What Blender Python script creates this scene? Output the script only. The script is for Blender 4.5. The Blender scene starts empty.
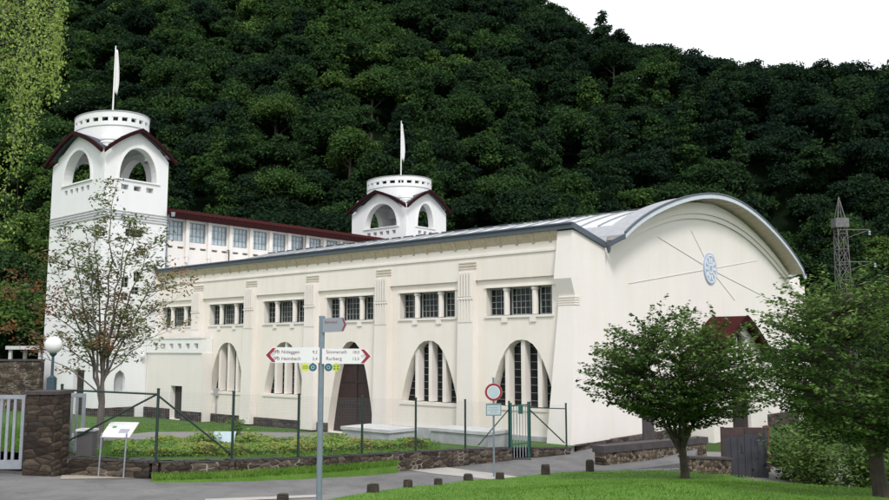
import bpy, bmesh, math, random
import numpy as np
from mathutils import Vector
from mathutils.geometry import tessellate_polygon

random.seed(7)
rng = np.random.default_rng(11)
SC = bpy.context.scene
COL = SC.collection
R = math.radians

# ------------------------------------------------------------------ camera
F_PX, ZC = 852.0, 4.2
PITCH = math.atan(100 / 852.0)
cam = bpy.data.cameras.new('camera')
cam.sensor_width = 36.0
cam.lens = F_PX / 889.0 * 36.0
cam.clip_start, cam.clip_end = 0.1, 4000
cam_o = bpy.data.objects.new('camera', cam)
COL.objects.link(cam_o)
cam_o.location = (0, 0, ZC)
cam_o.rotation_euler = (math.pi / 2 + PITCH, 0, 0)
SC.camera = cam_o

# ------------------------------------------------------------------ sky, sun, exposure (bright overcast)
SUN_EL, SUN_AZ = R(48), R(166)           # azimuth clockwise from +Y
W = bpy.data.worlds.new('World')
SC.world = W
W.use_nodes = True
nt = W.node_tree
bg = nt.nodes['Background']
sky = nt.nodes.new('ShaderNodeTexSky')
sky.sky_type = 'NISHITA'
sky.sun_disc = False
sky.sun_elevation = SUN_EL
sky.sun_rotation = SUN_AZ
hs = nt.nodes.new('ShaderNodeHueSaturation')
hs.inputs['Saturation'].default_value = 0.35
mixc = nt.nodes.new('ShaderNodeMix')
mixc.data_type = 'RGBA'
mixc.inputs[0].default_value = 0.75
nt.links.new(sky.outputs[0], hs.inputs['Color'])
nt.links.new(hs.outputs[0], mixc.inputs[6])
mixc.inputs[7].default_value = (9.3, 9.6, 9.9, 1)      # cloud cover
nt.links.new(mixc.outputs[2], bg.inputs['Color'])
bg.inputs['Strength'].default_value = 0.102

sun = bpy.data.lights.new('sun', 'SUN')
sun.energy = 1.5
sun.angle = R(12)
sun.color = (1.0, 0.955, 0.92)
sun_o = bpy.data.objects.new('sun', sun)
COL.objects.link(sun_o)
sd = Vector((math.sin(SUN_AZ) * math.cos(SUN_EL), math.cos(SUN_AZ) * math.cos(SUN_EL), math.sin(SUN_EL)))
sun_o.rotation_euler = sd.to_track_quat('Z', 'Y').to_euler()
sun_o.location = (30, -40, 60)

vs = SC.view_settings
vs.view_transform = 'Standard'
vs.look = 'None'
vs.gamma = 1.0
vs.exposure = 0.55
vs.use_curve_mapping = False
SC.cycles.max_bounces = 6
SC.cycles.diffuse_bounces = 3
SC.cycles.transparent_max_bounces = 8

# ------------------------------------------------------------------ frames of reference
A = math.atan(math.sqrt(995 / 740.0))
UX, UY = -math.sin(A), math.cos(A)         # along the long facade, away from the camera
GX, GY = math.cos(A), math.sin(A)          # along the gable
K0 = (5.4921, 38.0)
cth, sth = math.cos(PITCH), math.sin(PITCH)


def at(px, py, Y):
    x = (px - 444.5) / F_PX
    up = -(py - 250.0) / F_PX
    z = sth + up * cth
    y = cth - up * sth
    return Vector((x * Y / y, Y, z * Y / y + ZC))


def bw(s, t, z=0.0):
    return Vector((K0[0] + UX * s + GX * t, K0[1] + UY * s + GY * t, z))


def road_z(x, y):
    v = 2.47 - .0405 * x - .0823 * y
    k = .25
    b = -.12
    m = max(v, b)
    return m + k * math.exp(-abs(v - b) / k) * .5


# fence line: pixel of the post foot -> point on the wall top
FENCE_PX = [(64, 22.59), (160, 22.25), (235, 23.48), (300, 25.27), (363, 27.61), (416, 30.12), (465, 32.41), (500, 33.9), (565, 36.37)]
FENCE_S, FENCE_T = [], []
for _px, _Y in reversed(FENCE_PX):
    _x = (_px - 444.5) / 858.0 * _Y
    FENCE_S.append((_x - K0[0]) * UX + (_Y - K0[1]) * UY)
    FENCE_T.append((_x - K0[0]) * GX + (_Y - K0[1]) * GY)


def yard_z(x, y):
    t = (x - K0[0]) * GX + (y - K0[1]) * GY
    s = (x - K0[0]) * UX + (y - K0[1]) * UY
    tf = float(np.interp(s, FENCE_S, FENCE_T))
    def ss(v):
        v = max(0.0, min(1.0, v))
        return v * v * (3 - 2 * v)
    return .1 + .0655 * max(0.0, -t) - .5 * ss((s - 3) / 9) * ss((t - tf - 2) / 9)


def on_ground(px, py, fn):
    lo, hi = 4.0, 140.0
    for _ in range(60):
        m = (lo + hi) / 2
        p = at(px, py, m)
        if p.z > fn(p.x, p.y):
            lo = m
        else:
            hi = m
    return at(px, py, lo)


# ------------------------------------------------------------------ materials
def nodes(name):
    m = bpy.data.materials.new(name)
    m.use_nodes = True
    t = m.node_tree
    return m, t, t.nodes['Principled BSDF']


def N(t, kind, **kw):
    n = t.nodes.new(kind)
    for k, v in kw.items():
        if k in n.inputs:
            n.inputs[k].default_value = v
        else:
            setattr(n, k, v)
    return n


def ramp(t, fac, stops):
    r = t.nodes.new('ShaderNodeValToRGB')
    e = r.color_ramp.elements
    while len(e) < len(stops):
        e.new(0.5)
    for i, (p, c) in enumerate(stops):
        e[i].position = p
        e[i].color = (*c, 1) if len(c) == 3 else c
    t.links.new(fac, r.inputs[0])
    return r.outputs[0]


def mul(t, a, b, fac=1.0):
    m = t.nodes.new('ShaderNodeMix')
    m.data_type = 'RGBA'
    m.blend_type = 'MULTIPLY'
    m.inputs[0].default_value = fac
    t.links.new(a, m.inputs[6])
    t.links.new(b, m.inputs[7])
    return m.outputs[2]


def coords(t, scale=(1, 1, 1)):
    tc = t.nodes.new('ShaderNodeTexCoord')
    mp = t.nodes.new('ShaderNodeMapping')
    mp.inputs['Scale'].default_value = scale
    t.links.new(tc.outputs['Object'], mp.inputs['Vector'])
    return mp.outputs[0]


def noise(t, vec, scale, detail=5.0, rough=.6):
    n = N(t, 'ShaderNodeTexNoise', Scale=scale, Detail=detail, Roughness=rough)
    t.links.new(vec, n.inputs['Vector'])
    return n.outputs['Fac']


def bump(t, p, h, strength=.3, dist=.02):
    b = N(t, 'ShaderNodeBump', Strength=strength, Distance=dist)
    t.links.new(h, b.inputs['Height'])
    t.links.new(b.outputs[0], p.inputs['Normal'])


def plaster(name, c, stain=.12, streak=.10, rough=.88):
    m, t, p = nodes(name)
    v = coords(t)
    vs_ = coords(t, (1, 1, .08))
    dk = tuple(x * (1 - stain * f) for x, f in zip(c, (1, 1.08, 1.25)))
    base = ramp(t, noise(t, v, .45, 6, .65), [(.34, dk), (.62, c)])
    st = 1 - streak
    stk = ramp(t, noise(t, vs_, 1.7, 5, .6), [(.36, (st, st * .99, st * .965)), (.56, (1, 1, 1))])
    fine = ramp(t, noise(t, v, 14, 4, .7), [(.3, (.955, .955, .95)), (.7, (1, 1, 1))])
    t.links.new(mul(t, mul(t, base, stk), fine), p.inputs['Base Color'])
    p.inputs['Roughness'].default_value = rough
    p.inputs['Specular IOR Level'].default_value = .25
    bump(t, p, noise(t, v, 60, 4, .7), .25, .01)
    return m


def simple(name, c, rough=.6, var=.15, scale=6.0, metal=0.0, bumpy=0.0, spec=.5):
    m, t, p = nodes(name)
    v = coords(t)
    lo = tuple(x * (1 - var) for x in c)
    hi = tuple(min(1, x * (1 + var)) for x in c)
    t.links.new(ramp(t, noise(t, v, scale, 5, .65), [(.3, lo), (.7, hi)]), p.inputs['Base Color'])
    p.inputs['Roughness'].default_value = rough
    p.inputs['Metallic'].default_value = metal
    p.inputs['Specular IOR Level'].default_value = spec
    if bumpy:
        bump(t, p, noise(t, v, scale * 5, 5, .7), bumpy, .03)
    return m


def stone(name, cols, mortar, sw=.32, sh=.11, msize=.05, patchy=.55):
    """irregular coursed rubble: stretched cells, mortar only showing in patches"""
    m, t, p = nodes(name)
    tc = t.nodes.new('ShaderNodeTexCoord')
    geo = t.nodes.new('ShaderNodeSeparateXYZ')
    t.links.new(tc.outputs['Object'], geo.inputs[0])
    su = t.nodes.new('ShaderNodeMath')
    su.operation = 'MULTIPLY_ADD'
    t.links.new(geo.outputs['Y'], su.inputs[0])
    su.inputs[1].default_value = .8
    t.links.new(geo.outputs['X'], su.inputs[2])
    comb = t.nodes.new('ShaderNodeCombineXYZ')
    t.links.new(su.outputs[0], comb.inputs['X'])
    t.links.new(geo.outputs['Z'], comb.inputs['Y'])
    mp = t.nodes.new('ShaderNodeMapping')
    mp.inputs['Scale'].default_value = (1 / sw, 1 / sh, 1)
    t.links.new(comb.outputs[0], mp.inputs['Vector'])
    nz = N(t, 'ShaderNodeTexNoise', Scale=1.2, Detail=2.0)
    t.links.new(mp.outputs[0], nz.inputs['Vector'])
    ad = t.nodes.new('ShaderNodeVectorMath')
    ad.operation = 'MULTIPLY_ADD'
    t.links.new(nz.outputs['Color'], ad.inputs[0])
    ad.inputs[1].default_value = (.35, .35, 0)
    t.links.new(mp.outputs[0], ad.inputs[2])
    def vor(feature):
        v = t.nodes.new('ShaderNodeTexVoronoi')
        v.voronoi_dimensions = '2D'
        v.feature = feature
        v.inputs['Randomness'].default_value = .72
        v.inputs['Scale'].default_value = 1.0
        t.links.new(ad.outputs[0], v.inputs['Vector'])
        return v
    cell = vor('F1')
    edge = vor('DISTANCE_TO_EDGE')
    sep = t.nodes.new('ShaderNodeSeparateColor')
    t.links.new(cell.outputs['Color'], sep.inputs[0])
    k = len(cols) - 1
    colr = ramp(t, sep.outputs[0], [(i / k, c) for i, c in enumerate(cols)])
    grime = ramp(t, noise(t, tc.outputs['Object'], 7, 6, .75), [(.3, (.55, .55, .53)), (.7, (1.25, 1.22, 1.18))])
    gap = ramp(t, edge.outputs['Distance'], [(msize * .6, (1, 1, 1)), (msize * 1.6, (0, 0, 0))])
    patch_ = ramp(t, noise(t, tc.outputs['Object'], 1.3, 3, .6), [(patchy, (0, 0, 0)), (patchy + .12, (1, 1, 1))])
    joint = t.nodes.new('ShaderNodeMix')
    joint.data_type = 'RGBA'
    t.links.new(patch_, joint.inputs[0])
    joint.inputs[6].default_value = (.022, .018, .016, 1)
    joint.inputs[7].default_value = (*mortar, 1)
    mx = t.nodes.new('ShaderNodeMix')
    mx.data_type = 'RGBA'
    t.links.new(gap, mx.inputs[0])
    t.links.new(mul(t, colr, grime), mx.inputs[6])
    t.links.new(joint.outputs[2], mx.inputs[7])
    t.links.new(mx.outputs[2], p.inputs['Base Color'])
    p.inputs['Roughness'].default_value = .92
    p.inputs['Specular IOR Level'].default_value = .2
    bump(t, p, edge.outputs['Distance'], .8, .05)
    return m


def leaf(name, stops, transl=.25, rough=.7, spec=.25):
    m, t, p = nodes(name)
    a = t.nodes.new('ShaderNodeAttribute')
    a.attribute_name = 'tint'
    c = ramp(t, a.outputs['Fac'], stops)
    t.links.new(c, p.inputs['Base Color'])
    p.inputs['Roughness'].default_value = rough
    p.inputs['Specular IOR Level'].default_value = spec
    if transl:
        tr = t.nodes.new('ShaderNodeBsdfTranslucent')
        t.links.new(c, tr.inputs['Color'])
        ms = t.nodes.new('ShaderNodeMixShader')
        ms.inputs[0].default_value = transl
        t.links.new(p.outputs[0], ms.inputs[1])
        t.links.new(tr.outputs[0], ms.inputs[2])
        t.links.new(ms.outputs[0], t.nodes['Material Output'].inputs['Surface'])
    return m


M = {}
M['hall'] = plaster('cream_plaster', (.83, .775, .715), .045, .03)
M['pier'] = plaster('pale_plaster', (.80, .752, .71), .04, .03)
M['gable'] = plaster('warm_white_plaster', (.825, .782, .752), .03, .015)
M['tower'] = plaster('white_plaster', (.78, .785, .80), .03, .015)
M['block'] = plaster('block_plaster', (.78, .745, .71), .04, .02)
M['rose'] = plaster('pale_rose_plaster', (.80, .765, .735), .05, .03)
M['reveal'] = plaster('reveal_plaster', (.66, .61, .53), .1, .05)
M['slate'] = simple('blue_grey_fascia', (.075, .095, .125), .55, .12, 3)
M['slatetop'] = simple('slate_roofing', (.075, .08, .10), .8, .25, 8, bumpy=.3, spec=.2)
M['soffit'] = simple('tan_timber_soffit', (.50, .42, .31), .85, .15, 5, bumpy=.2)
M['shadesoffit'] = simple('shade_tinted_soffit', (.50, .44, .36), .85, .1, 4)  # underside of the hood, overhang shade mixed into its colour
M['rim'] = simple('pale_metal_rim', (.55, .60, .66), .45, .08, 3)
M['roof'] = simple('pale_zinc_roof', (.60, .61, .62), .55, .14, 2.5, metal=.0)
M['roofgrey'] = simple('grey_zinc_roof', (.33, .34, .36), .55, .15, 3)
M['seam'] = simple('zinc_seam', (.25, .265, .28), .5, .1, 4)
M['dark'] = simple('dark_guard_rail', (.04, .045, .05), .6, .1, 4)
M['maroon'] = simple('maroon_tile', (.026, .0075, .008), .85, .4, 12, bumpy=.4, spec=.08)
M['redtile'] = simple('red_tile', (.050, .011, .011), .85, .4, 14, bumpy=.4, spec=.08)
M['door'] = simple('dark_maroon_door', (.030, .012, .012), .55, .3, 5)
M['darkdoor'] = simple('dark_brown_door', (.022, .015, .013), .6, .3, 5)
M['glass'] = simple('dark_window_glass', (.011, .015, .016), .12, .3, 2, spec=.2)
M['skyglass'] = simple('gallery_sky_tint_glass', (.42, .50, .54), .25, .3, 1.4, spec=.6)  # pale blue base colour stands in for the reflected sky
for _g in ('glass', 'skyglass'):
    _t = M[_g].node_tree
    bump(_t, _t.nodes['Principled BSDF'], noise(_t, coords(_t), 3.2, 2, .5), .18, .05)
    _t.nodes['Principled BSDF'].inputs['Roughness'].default_value = .06
M['bars'] = simple('pale_glazing_bar', (.33, .35, .33), .6, .1, 4)
M['gbars'] = simple('grey_glazing_bar', (.21, .24, .26), .6, .1, 4)
M['white'] = simple('white_paint', (.78, .78, .77), .5, .05, 4)
M['globe'] = simple('opal_globe_glass', (.80, .80, .78), .25, .04, 3)
M['polegreen'] = simple('dark_green_paint', (.014, .035, .03), .45, .2, 5)
M['gategreen'] = simple('gate_green_paint', (.018, .085, .075), .45, .15, 5)
M['steel'] = simple('galvanised_steel', (.30, .34, .38), .45, .12, 8, metal=.4)
M['signpole'] = simple('grey_blue_post', (.20, .245, .29), .45, .12, 8, metal=.3)
M['silver'] = simple('silver_gate_paint', (.31, .335, .37), .5, .12, 5, metal=.2)
M['lampole'] = simple('blue_grey_lamp_paint', (.04, .07, .09), .45, .1, 5)
M['sign'] = simple('sign_white_face', (.70, .70, .71), .45, .03, 3)
M['signshade'] = simple('sign_shaded_face', (.24, .265, .30), .45, .05, 3)  # board turned from the light: its shade is put into the face colour
M['signedge'] = simple('sign_back', (.30, .32, .34), .5, .05, 3)
M['red'] = simple('sign_red', (.27, .015, .03), .5, .08, 3)
M['darkred'] = simple('sign_dark_red', (.22, .02, .03), .5, .08, 3)
M['ink'] = simple('sign_ink', (.16, .05, .06), .6, .1, 3)
M['greyink'] = simple('pale_ink', (.36, .36, .42), .6, .1, 3)
M['yellow'] = simple('badge_yellow', (.55, .56, .05), .5, .08, 3)
M['teal'] = simple('badge_teal', (.015, .11, .14), .5, .1, 3)
M['badgegreen'] = simple('badge_green', (.08, .28, .07), .5, .1, 3)
M['paleblue'] = simple('pale_blue_plate', (.42, .52, .57), .5, .08, 3)
M['medallion'] = simple('medallion_blue', (.34, .42, .58), .7, .15, 3)
M['medwhite'] = simple('medallion_white', (.66, .69, .74), .7, .1, 3)
M['raygrey'] = simple('ray_grey', (.55, .53, .50), .8, .1, 3)
M['faint'] = simple('faint_ray_grey', (.66, .63, .59), .8, .06, 3)
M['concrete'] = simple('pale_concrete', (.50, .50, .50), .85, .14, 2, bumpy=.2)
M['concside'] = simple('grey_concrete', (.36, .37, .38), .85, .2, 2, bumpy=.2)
M['wood'] = simple('weathered_log', (.045, .034, .026), .9, .5, 6, bumpy=.8)
M['logend'] = simple('cut_log_end', (.075, .062, .048), .95, .4, 8, bumpy=.6)
M['bark'] = simple('tree_bark', (.05, .04, .032), .95, .4, 5, bumpy=.6)
M['rowanbark'] = simple('grey_brown_bark', (.115, .098, .088), .95, .35, 5, bumpy=.5)
M['birchbark'] = simple('birch_bark', (.42, .40, .37), .9, .3, 3, bumpy=.3)
M['stone'] = stone('dark_slate_stone', [(.035, .028, .024), (.075, .06, .048), (.14, .11, .085), (.05, .042, .038)], (.34, .32, .28), .42, .135, .05, .50)
M['brick'] = stone('brown_stone_pillar', [(.026, .02, .017), (.06, .045, .036), (.10, .078, .06), (.04, .032, .028)], (.16, .145, .13), .36, .135, .05, .58)
M['plinth'] = stone('plinth_stone', [(.045, .036, .036), (.08, .064, .062), (.12, .098, .092)], (.22, .20, .19), .5, .22, .04, .6)
M['rubble'] = stone('tan_rubble', [(.035, .028, .022), (.14, .11, .08), (.24, .195, .145), (.07, .058, .048)], (.33, .30, .25), .26, .14, .06, .48)
M['coping'] = simple('dark_coping_slab', (.055, .047, .05), .8, .3, 4, bumpy=.3)
M['gateshade'] = simple('shaded_blue_grey_gate', (.040, .041, .052), .6, .25, 2)  # gate paint darkened, the shade it stands in is in the colour
M['rust'] = simple('rusty_red_paint', (.055, .032, .03), .75, .35, 4)
M['boxgrey'] = simple('brown_grey_box', (.085, .078, .08), .6, .15, 4)
M['paper'] = simple('board_paper', (.72, .71, .72), .4, .05, 2)
M['flag'] = simple('white_flag_cloth', (.80, .80, .80), .8, .04, 3)
M['mast'] = simple('rusty_mast_steel', (.14, .14, .135), .75, .3, 3)
M['redpost'] = simple('brick_red_post', (.10, .024, .022), .75, .25, 4)

# ground materials
def ground_mat(name, stops, s1=.6, s2=14, rough=.95, b=.5):
    m, t, p = nodes(name)
    v = coords(t)
    c = ramp(t, noise(t, v, s1, 8, .7), stops)
    f = ramp(t, noise(t, v, s2, 5, .8), [(.3, (.72, .72, .72)), (.7, (1.22, 1.22, 1.22))])
    t.links.new(mul(t, c, f), p.inputs['Base Color'])
    p.inputs['Roughness'].default_value = rough
    p.inputs['Specular IOR Level'].default_value = .2
    if b:
        bump(t, p, noise(t, v, s2 * 2.2, 5, .8), b, .03)
    return m


def asphalt():
    m = ground_mat('worn_asphalt', [(.3, (.135, .134, .136)), (.52, (.175, .172, .174)), (.75, (.235, .228, .222))], .33, 34, .9, .25)
    t = m.node_tree
    p = t.nodes['Principled BSDF']
    src = p.inputs['Base Color'].links[0].from_socket
    v = coords(t)
    nz = N(t, 'ShaderNodeTexNoise', Scale=1.4, Detail=4.0)
    t.links.new(v, nz.inputs['Vector'])
    ad = t.nodes.new('ShaderNodeVectorMath')
    ad.operation = 'MULTIPLY_ADD'
    t.links.new(nz.outputs['Color'], ad.inputs[0])
    ad.inputs[1].default_value = (1.1, 1.1, 0)
    t.links.new(v, ad.inputs[2])
    vo = t.nodes.new('ShaderNodeTexVoronoi')
    vo.voronoi_dimensions = '2D'
    vo.feature = 'DISTANCE_TO_EDGE'
    vo.inputs['Scale'].default_value = .28
    t.links.new(ad.outputs[0], vo.inputs['Vector'])
    crack = ramp(t, vo.outputs['Distance'], [(.003, (.74, .73, .72)), (.009, (1, 1, 1))])
    v2 = coords(t, (1, .35, 1))
    spots = ramp(t, noise(t, v2, 1.1, 5, .7), [(.42, (.86, .86, .86)), (.5, (1, 1, 1)), (.62, (1.08, 1.07, 1.05))])
    t.links.new(mul(t, mul(t, src, crack), spots), p.inputs['Base Color'])
    return m


M['lawn'] = ground_mat('lawn_green', [(.3, (.075, .155, .024)), (.55, (.105, .22, .03)), (.75, (.155, .25, .055))], .8, 18)
M['yardgrass'] = ground_mat('yard_grass', [(.3, (.05, .10, .022)), (.6, (.07, .14, .028)), (.8, (.11, .16, .05))], .8, 12)
M['asphalt'] = asphalt()
M['path'] = ground_mat('grey_path', [(.3, (.20, .19, .185)), (.7, (.27, .255, .25))], .5, 20, .95, .2)
M['kerb'] = ground_mat('pale_paving', [(.3, (.36, .345, .32)), (.7, (.46, .44, .41))], .8, 20, .9, .2)
M['sand'] = ground_mat('sandy_pad', [(.3, (.33, .30, .25)), (.7, (.44, .40, .34))], .8, 20, .9, .2)
M['earth'] = ground_mat('field_grass', [(.3, (.035, .075, .018)), (.7, (.07, .12, .03))], .4, 8)
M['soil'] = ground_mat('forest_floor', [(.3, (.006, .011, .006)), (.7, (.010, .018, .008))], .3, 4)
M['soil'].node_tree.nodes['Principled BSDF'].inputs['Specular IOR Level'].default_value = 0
M['blade'] = leaf('grass_blade', [(0, (.07, .155, .018)), (.55, (.125, .262, .032)), (1, (.27, .32, .09))], .3)
# foliage
M['forestleaf'] = leaf('forest_leaf', [(0, (.012, .026, .017)), (.35, (.023, .047, .020)), (.7, (.044, .094, .026)), (1, (.10, .16, .040))], .25, .95, .04)
M['hawleaf'] = leaf('glossy_green_leaf', [(0, (.025, .055, .014)), (.5, (.065, .128, .027)), (1, (.22, .30, .09))], .32, .8, .12)
M['rowanleaf'] = leaf('rowan_leaf', [(0, (.09, .12, .035)), (.5, (.18, .225, .09)), (.78, (.24, .14, .07)), (1, (.32, .085, .04))], .3)
M['birchleaf'] = leaf('birch_leaf', [(0, (.10, .165, .03)), (.5, (.25, .355, .07)), (1, (.46, .54, .17))], .45)
M['bedleaf'] = leaf('bed_leaf', [(0, (.05, .14, .02)), (.5, (.13, .25, .03)), (.8, (.26, .33, .05)), (1, (.32, .26, .09))], .3)
M['shrubleaf'] = leaf('shrub_leaf', [(0, (.03, .06, .014)), (.6, (.07, .13, .025)), (1, (.16, .22, .05))], .25)


# ------------------------------------------------------------------ mesh builder
class MB:
    def __init__(self):
        self.v, self.f = [], []

    def add(self, vs_, fs):
        o = len(self.v)
        self.v += [tuple(p) for p in vs_]
        self.f += [tuple(i + o for i in f) for f in fs]

    def box(self, x0, x1, y0, y1, z0, z1):
        p = [(x0, y0, z0), (x1, y0, z0), (x1, y1, z0), (x0, y1, z0),
             (x0, y0, z1), (x1, y0, z1), (x1, y1, z1), (x0, y1, z1)]
        self.hexa(p)

    def hexa(self, p):
        self.add(p, [(0, 3, 2, 1), (4, 5, 6, 7), (0, 1, 5, 4), (1, 2, 6, 5), (2, 3, 7, 6), (3, 0, 4, 7)])

    def quad(self, a, b, c, d):
        self.add([a, b, c, d], [(0, 1, 2, 3)])

    def tube(self, pts, rads, n=8, cap=True):
        pts = [Vector(p) for p in pts]
        if not hasattr(rads, '__len__'):
            rads = [rads] * len(pts)
        vs_, fs = [], []
        prev = None
        for i, p in enumerate(pts):
            d = (pts[min(i + 1, len(pts) - 1)] - pts[max(i - 1, 0)])
            d = d.normalized() if d.length > 1e-9 else Vector((0, 0, 1))
            if prev is None:
                a = d.orthogonal().normalized()
            else:
                a = prev - d * prev.dot(d)
                a = a.normalized() if a.length > 1e-6 else d.orthogonal().normalized()
            prev = a
            b = d.cross(a)
            for k in range(n):
                th = 2 * math.pi * k / n
                vs_.append(p + (a * math.cos(th) + b * math.sin(th)) * rads[i])
        for i in range(len(pts) - 1):
            for k in range(n):
                k2 = (k + 1) % n
                fs.append((i * n + k, i * n + k2, (i + 1) * n + k2, (i + 1) * n + k))
        if cap:
            fs.append(tuple(reversed(range(n))))
            fs.append(tuple(range((len(pts) - 1) * n, len(pts) * n)))
        self.add(vs_, fs)

    def lathe(self, prof, cx=0, cy=0, n=24, sx=1.0, sy=1.0):
        vs_, fs = [], []
        for r, z in prof:
            for k in range(n):
                th = 2 * math.pi * k / n
                vs_.append((cx + r * sx * math.cos(th), cy + r * sy * math.sin(th), z))
        for i in range(len(prof) - 1):
            for k in range(n):
                k2 = (k + 1) % n
                fs.append((i * n + k, i * n + k2, (i + 1) * n + k2, (i + 1) * n + k))
        self.add(vs_, fs)

    def panel(self, outer, holes, fn, d0, d1):
        """polygon with holes between depths d0 and d1; fn(a, b, depth) -> point"""
        rings = [outer] + list(holes)
        flat = [p for r in rings for p in r]
        tris = tessellate_polygon([[Vector((a, b, 0)) for a, b in r] for r in rings])
        n = len(flat)
        vs_ = [fn(a, b, d0) for a, b in flat] + [fn(a, b, d1) for a, b in flat]
        fs = [tuple(t) for t in tris] + [tuple(i + n for i in reversed(t)) for t in tris]
        o = 0
        for r in rings:
            k = len(r)
            for i in range(k):
                j = (i + 1) % k
                fs.append((o + i, o + j, n + o + j, n + o + i))
            o += k
        self.add(vs_, fs)

    def build(self, name, mat, parent=None, origin=None, smooth=False):
        me = bpy.data.meshes.new(name)
        vs_ = self.v
        if origin is not None:
            ox, oy, oz = origin
            vs_ = [(a - ox, b - oy, c - oz) for a, b, c in vs_]
        me.from_pydata(vs_, [], self.f)
        bm = bmesh.new()
        bm.from_mesh(me)
        bmesh.ops.recalc_face_normals(bm, faces=bm.faces)
        bm.to_mesh(me)
        bm.free()
        if smooth:
            me.polygons.foreach_set('use_smooth', [True] * len(me.polygons))
            try:
                me.set_sharp_from_angle(angle=R(40))
            except Exception:
                pass
        me.materials.append(M[mat])
        o = bpy.data.objects.new(name, me)
        COL.objects.link(o)
        if parent is not None:
            o.parent = parent
        return o


def tag(o, label=None, cat=None, group=None, kind=None):
    if label:
        o['label'] = label
    if cat:
        o['category'] = cat
    if group:
        o['group'] = group
    if kind:
        o['kind'] = kind
    return o


def thing(name, label, cat, loc=(0, 0, 0), rz=0.0, group=None):
    o = bpy.data.objects.new(name, None)
    COL.objects.link(o)
    o.location = loc
    o.rotation_euler = (0, 0, rz)
    return tag(o, label, cat, group)


def copy_tree(o, parent=None):
    c = o.copy()
    COL.objects.link(c)
    if parent is not None:
        c.parent = parent
    for ch in [k for k in o.children]:
        copy_tree(ch, c)
    return c


def text_obj(name, s, size, mat, parent, loc, rot, depth=.002):
    cu = bpy.data.curves.new(name, 'FONT')
    cu.body = s
    cu.size = size
    cu.extrude = depth
    tmp = bpy.data.objects.new('tmp', cu)
    COL.objects.link(tmp)
    dg = bpy.context.evaluated_depsgraph_get()
    me = bpy.data.meshes.new_from_object(tmp.evaluated_get(dg))
    bpy.data.objects.remove(tmp)
    me.name = name
    me.materials.clear()
    me.materials.append(M[mat])
    o = bpy.data.objects.new(name, me)
    COL.objects.link(o)
    o.parent = parent
    o.location = loc
    o.rotation_euler = rot
    return o


def quads_mesh(name, P, tint, mat, parent=None):
    """P: (n,4,3) array of quads, tint: (n,)"""
    n = len(P)
    me = bpy.data.meshes.new(name)
    me.vertices.add(n * 4)
    me.vertices.foreach_set('co', np.ascontiguousarray(P, dtype=np.float32).ravel())
    me.loops.add(n * 4)
    me.loops.foreach_set('vertex_index', np.arange(n * 4, dtype=np.int32))
    me.polygons.add(n)
    me.polygons.foreach_set('loop_start', np.arange(0, n * 4, 4, dtype=np.int32))
    at_ = me.attributes.new('tint', 'FLOAT', 'FACE')
    at_.data.foreach_set('value', np.ascontiguousarray(np.clip(tint, 0, 1), dtype=np.float32))
    me.update(calc_edges=True)
    me.validate()
    me.materials.append(M[mat])
    o = bpy.data.objects.new(name, me)
    COL.objects.link(o)
    if parent is not None:
        o.parent = parent
    return o


def leaf_quads(C, Nn, size, aspect=.6, droop=None):
    """leaf-shaped (rhombic) quads at C with normals near Nn"""
    n = len(C)
    Nn = Nn / np.maximum(1e-6, np.linalg.norm(Nn, axis=1, keepdims=True))
    r = rng.normal(size=(n, 3))
    if droop is not None:
        r = r * .5 + droop
    t = r - Nn * np.sum(r * Nn, axis=1, keepdims=True)
    t /= np.maximum(1e-6, np.linalg.norm(t, axis=1, keepdims=True))
    b = np.cross(Nn, t)
    s = size.reshape(-1, 1)
    Q = np.empty((n, 4, 3))
    Q[:, 0] = C - t * s
    Q[:, 1] = C + b * s * aspect - t * s * .1
    Q[:, 2] = C + t * s
    Q[:, 3] = C - b * s * aspect - t * s * .1
    return Q


# ================================================================== setting
def sheet(name, poly, zf, mat, step, dz=0.0, kind='structure'):
    """tessellated ground sheet over polygon poly (XY) following zf"""
    xs = [p[0] for p in poly]
    ys = [p[1] for p in poly]
    bm = bmesh.new()
    vs_ = [bm.verts.new((x, y, 0)) for x, y in poly]
    bm.faces.new(vs_)
    def cut(axis, lo, hi):
        a = math.floor(lo / step) * step + step
        while a < hi:
            g = bm.verts[:] + bm.edges[:] + bm.faces[:]
            co = (a, 0, 0) if axis == 0 else (0, a, 0)
            no = (1, 0, 0) if axis == 0 else (0, 1, 0)
            bmesh.ops.bisect_plane(bm, geom=g, plane_co=co, plane_no=no)
            a += step
    cut(0, min(xs), max(xs))
    cut(1, min(ys), max(ys))
    for v in bm.verts:
        v.co.z = zf(v.co.x, v.co.y) + dz
    bmesh.ops.recalc_face_normals(bm, faces=bm.faces)
    if sum(f.normal.z for f in bm.faces) < 0:
        bmesh.ops.reverse_faces(bm, faces=bm.faces)
    me = bpy.data.meshes.new(name)
    bm.to_mesh(me)
    bm.free()
    me.polygons.foreach_set('use_smooth', [True] * len(me.polygons))
    me.materials.append(M[mat])
    o = bpy.data.objects.new(name, me)
    COL.objects.link(o)
    o['kind'] = kind
    return o


def rect_poly(x0, x1, y0, y1):
    return [(x0, y0), (x1, y0), (x1, y1), (x0, y1)]


# base ground to the horizon
mb = MB()
mb.quad((-1500, -600, -.62), (1500, -600, -.62), (1500, 1500, -.62), (-1500, 1500, -.62))
tag(mb.build('ground', 'earth'), kind='structure')

FP = []
for px, Y in FENCE_PX:
    x = (px - 444.5) / 858.0 * Y
    FP.append(Vector((x, Y, yard_z(x, Y))))
# wall continues right along the gable towards the ramp
WALL_PTS = [FP[0] + Vector((-.2, 0, 0))] + FP[1:]

# yard behind the fence
yard_poly = [(p.x, p.y) for p in WALL_PTS] + [tuple(bw(-.5, .5)[:2]), tuple(bw(60, 6)[:2]), (-70, 80), (-70, 23.2), (-12, 22.9)]
sheet('yard', yard_poly, yard_z, 'yardgrass', 4.0, -.03)

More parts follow.
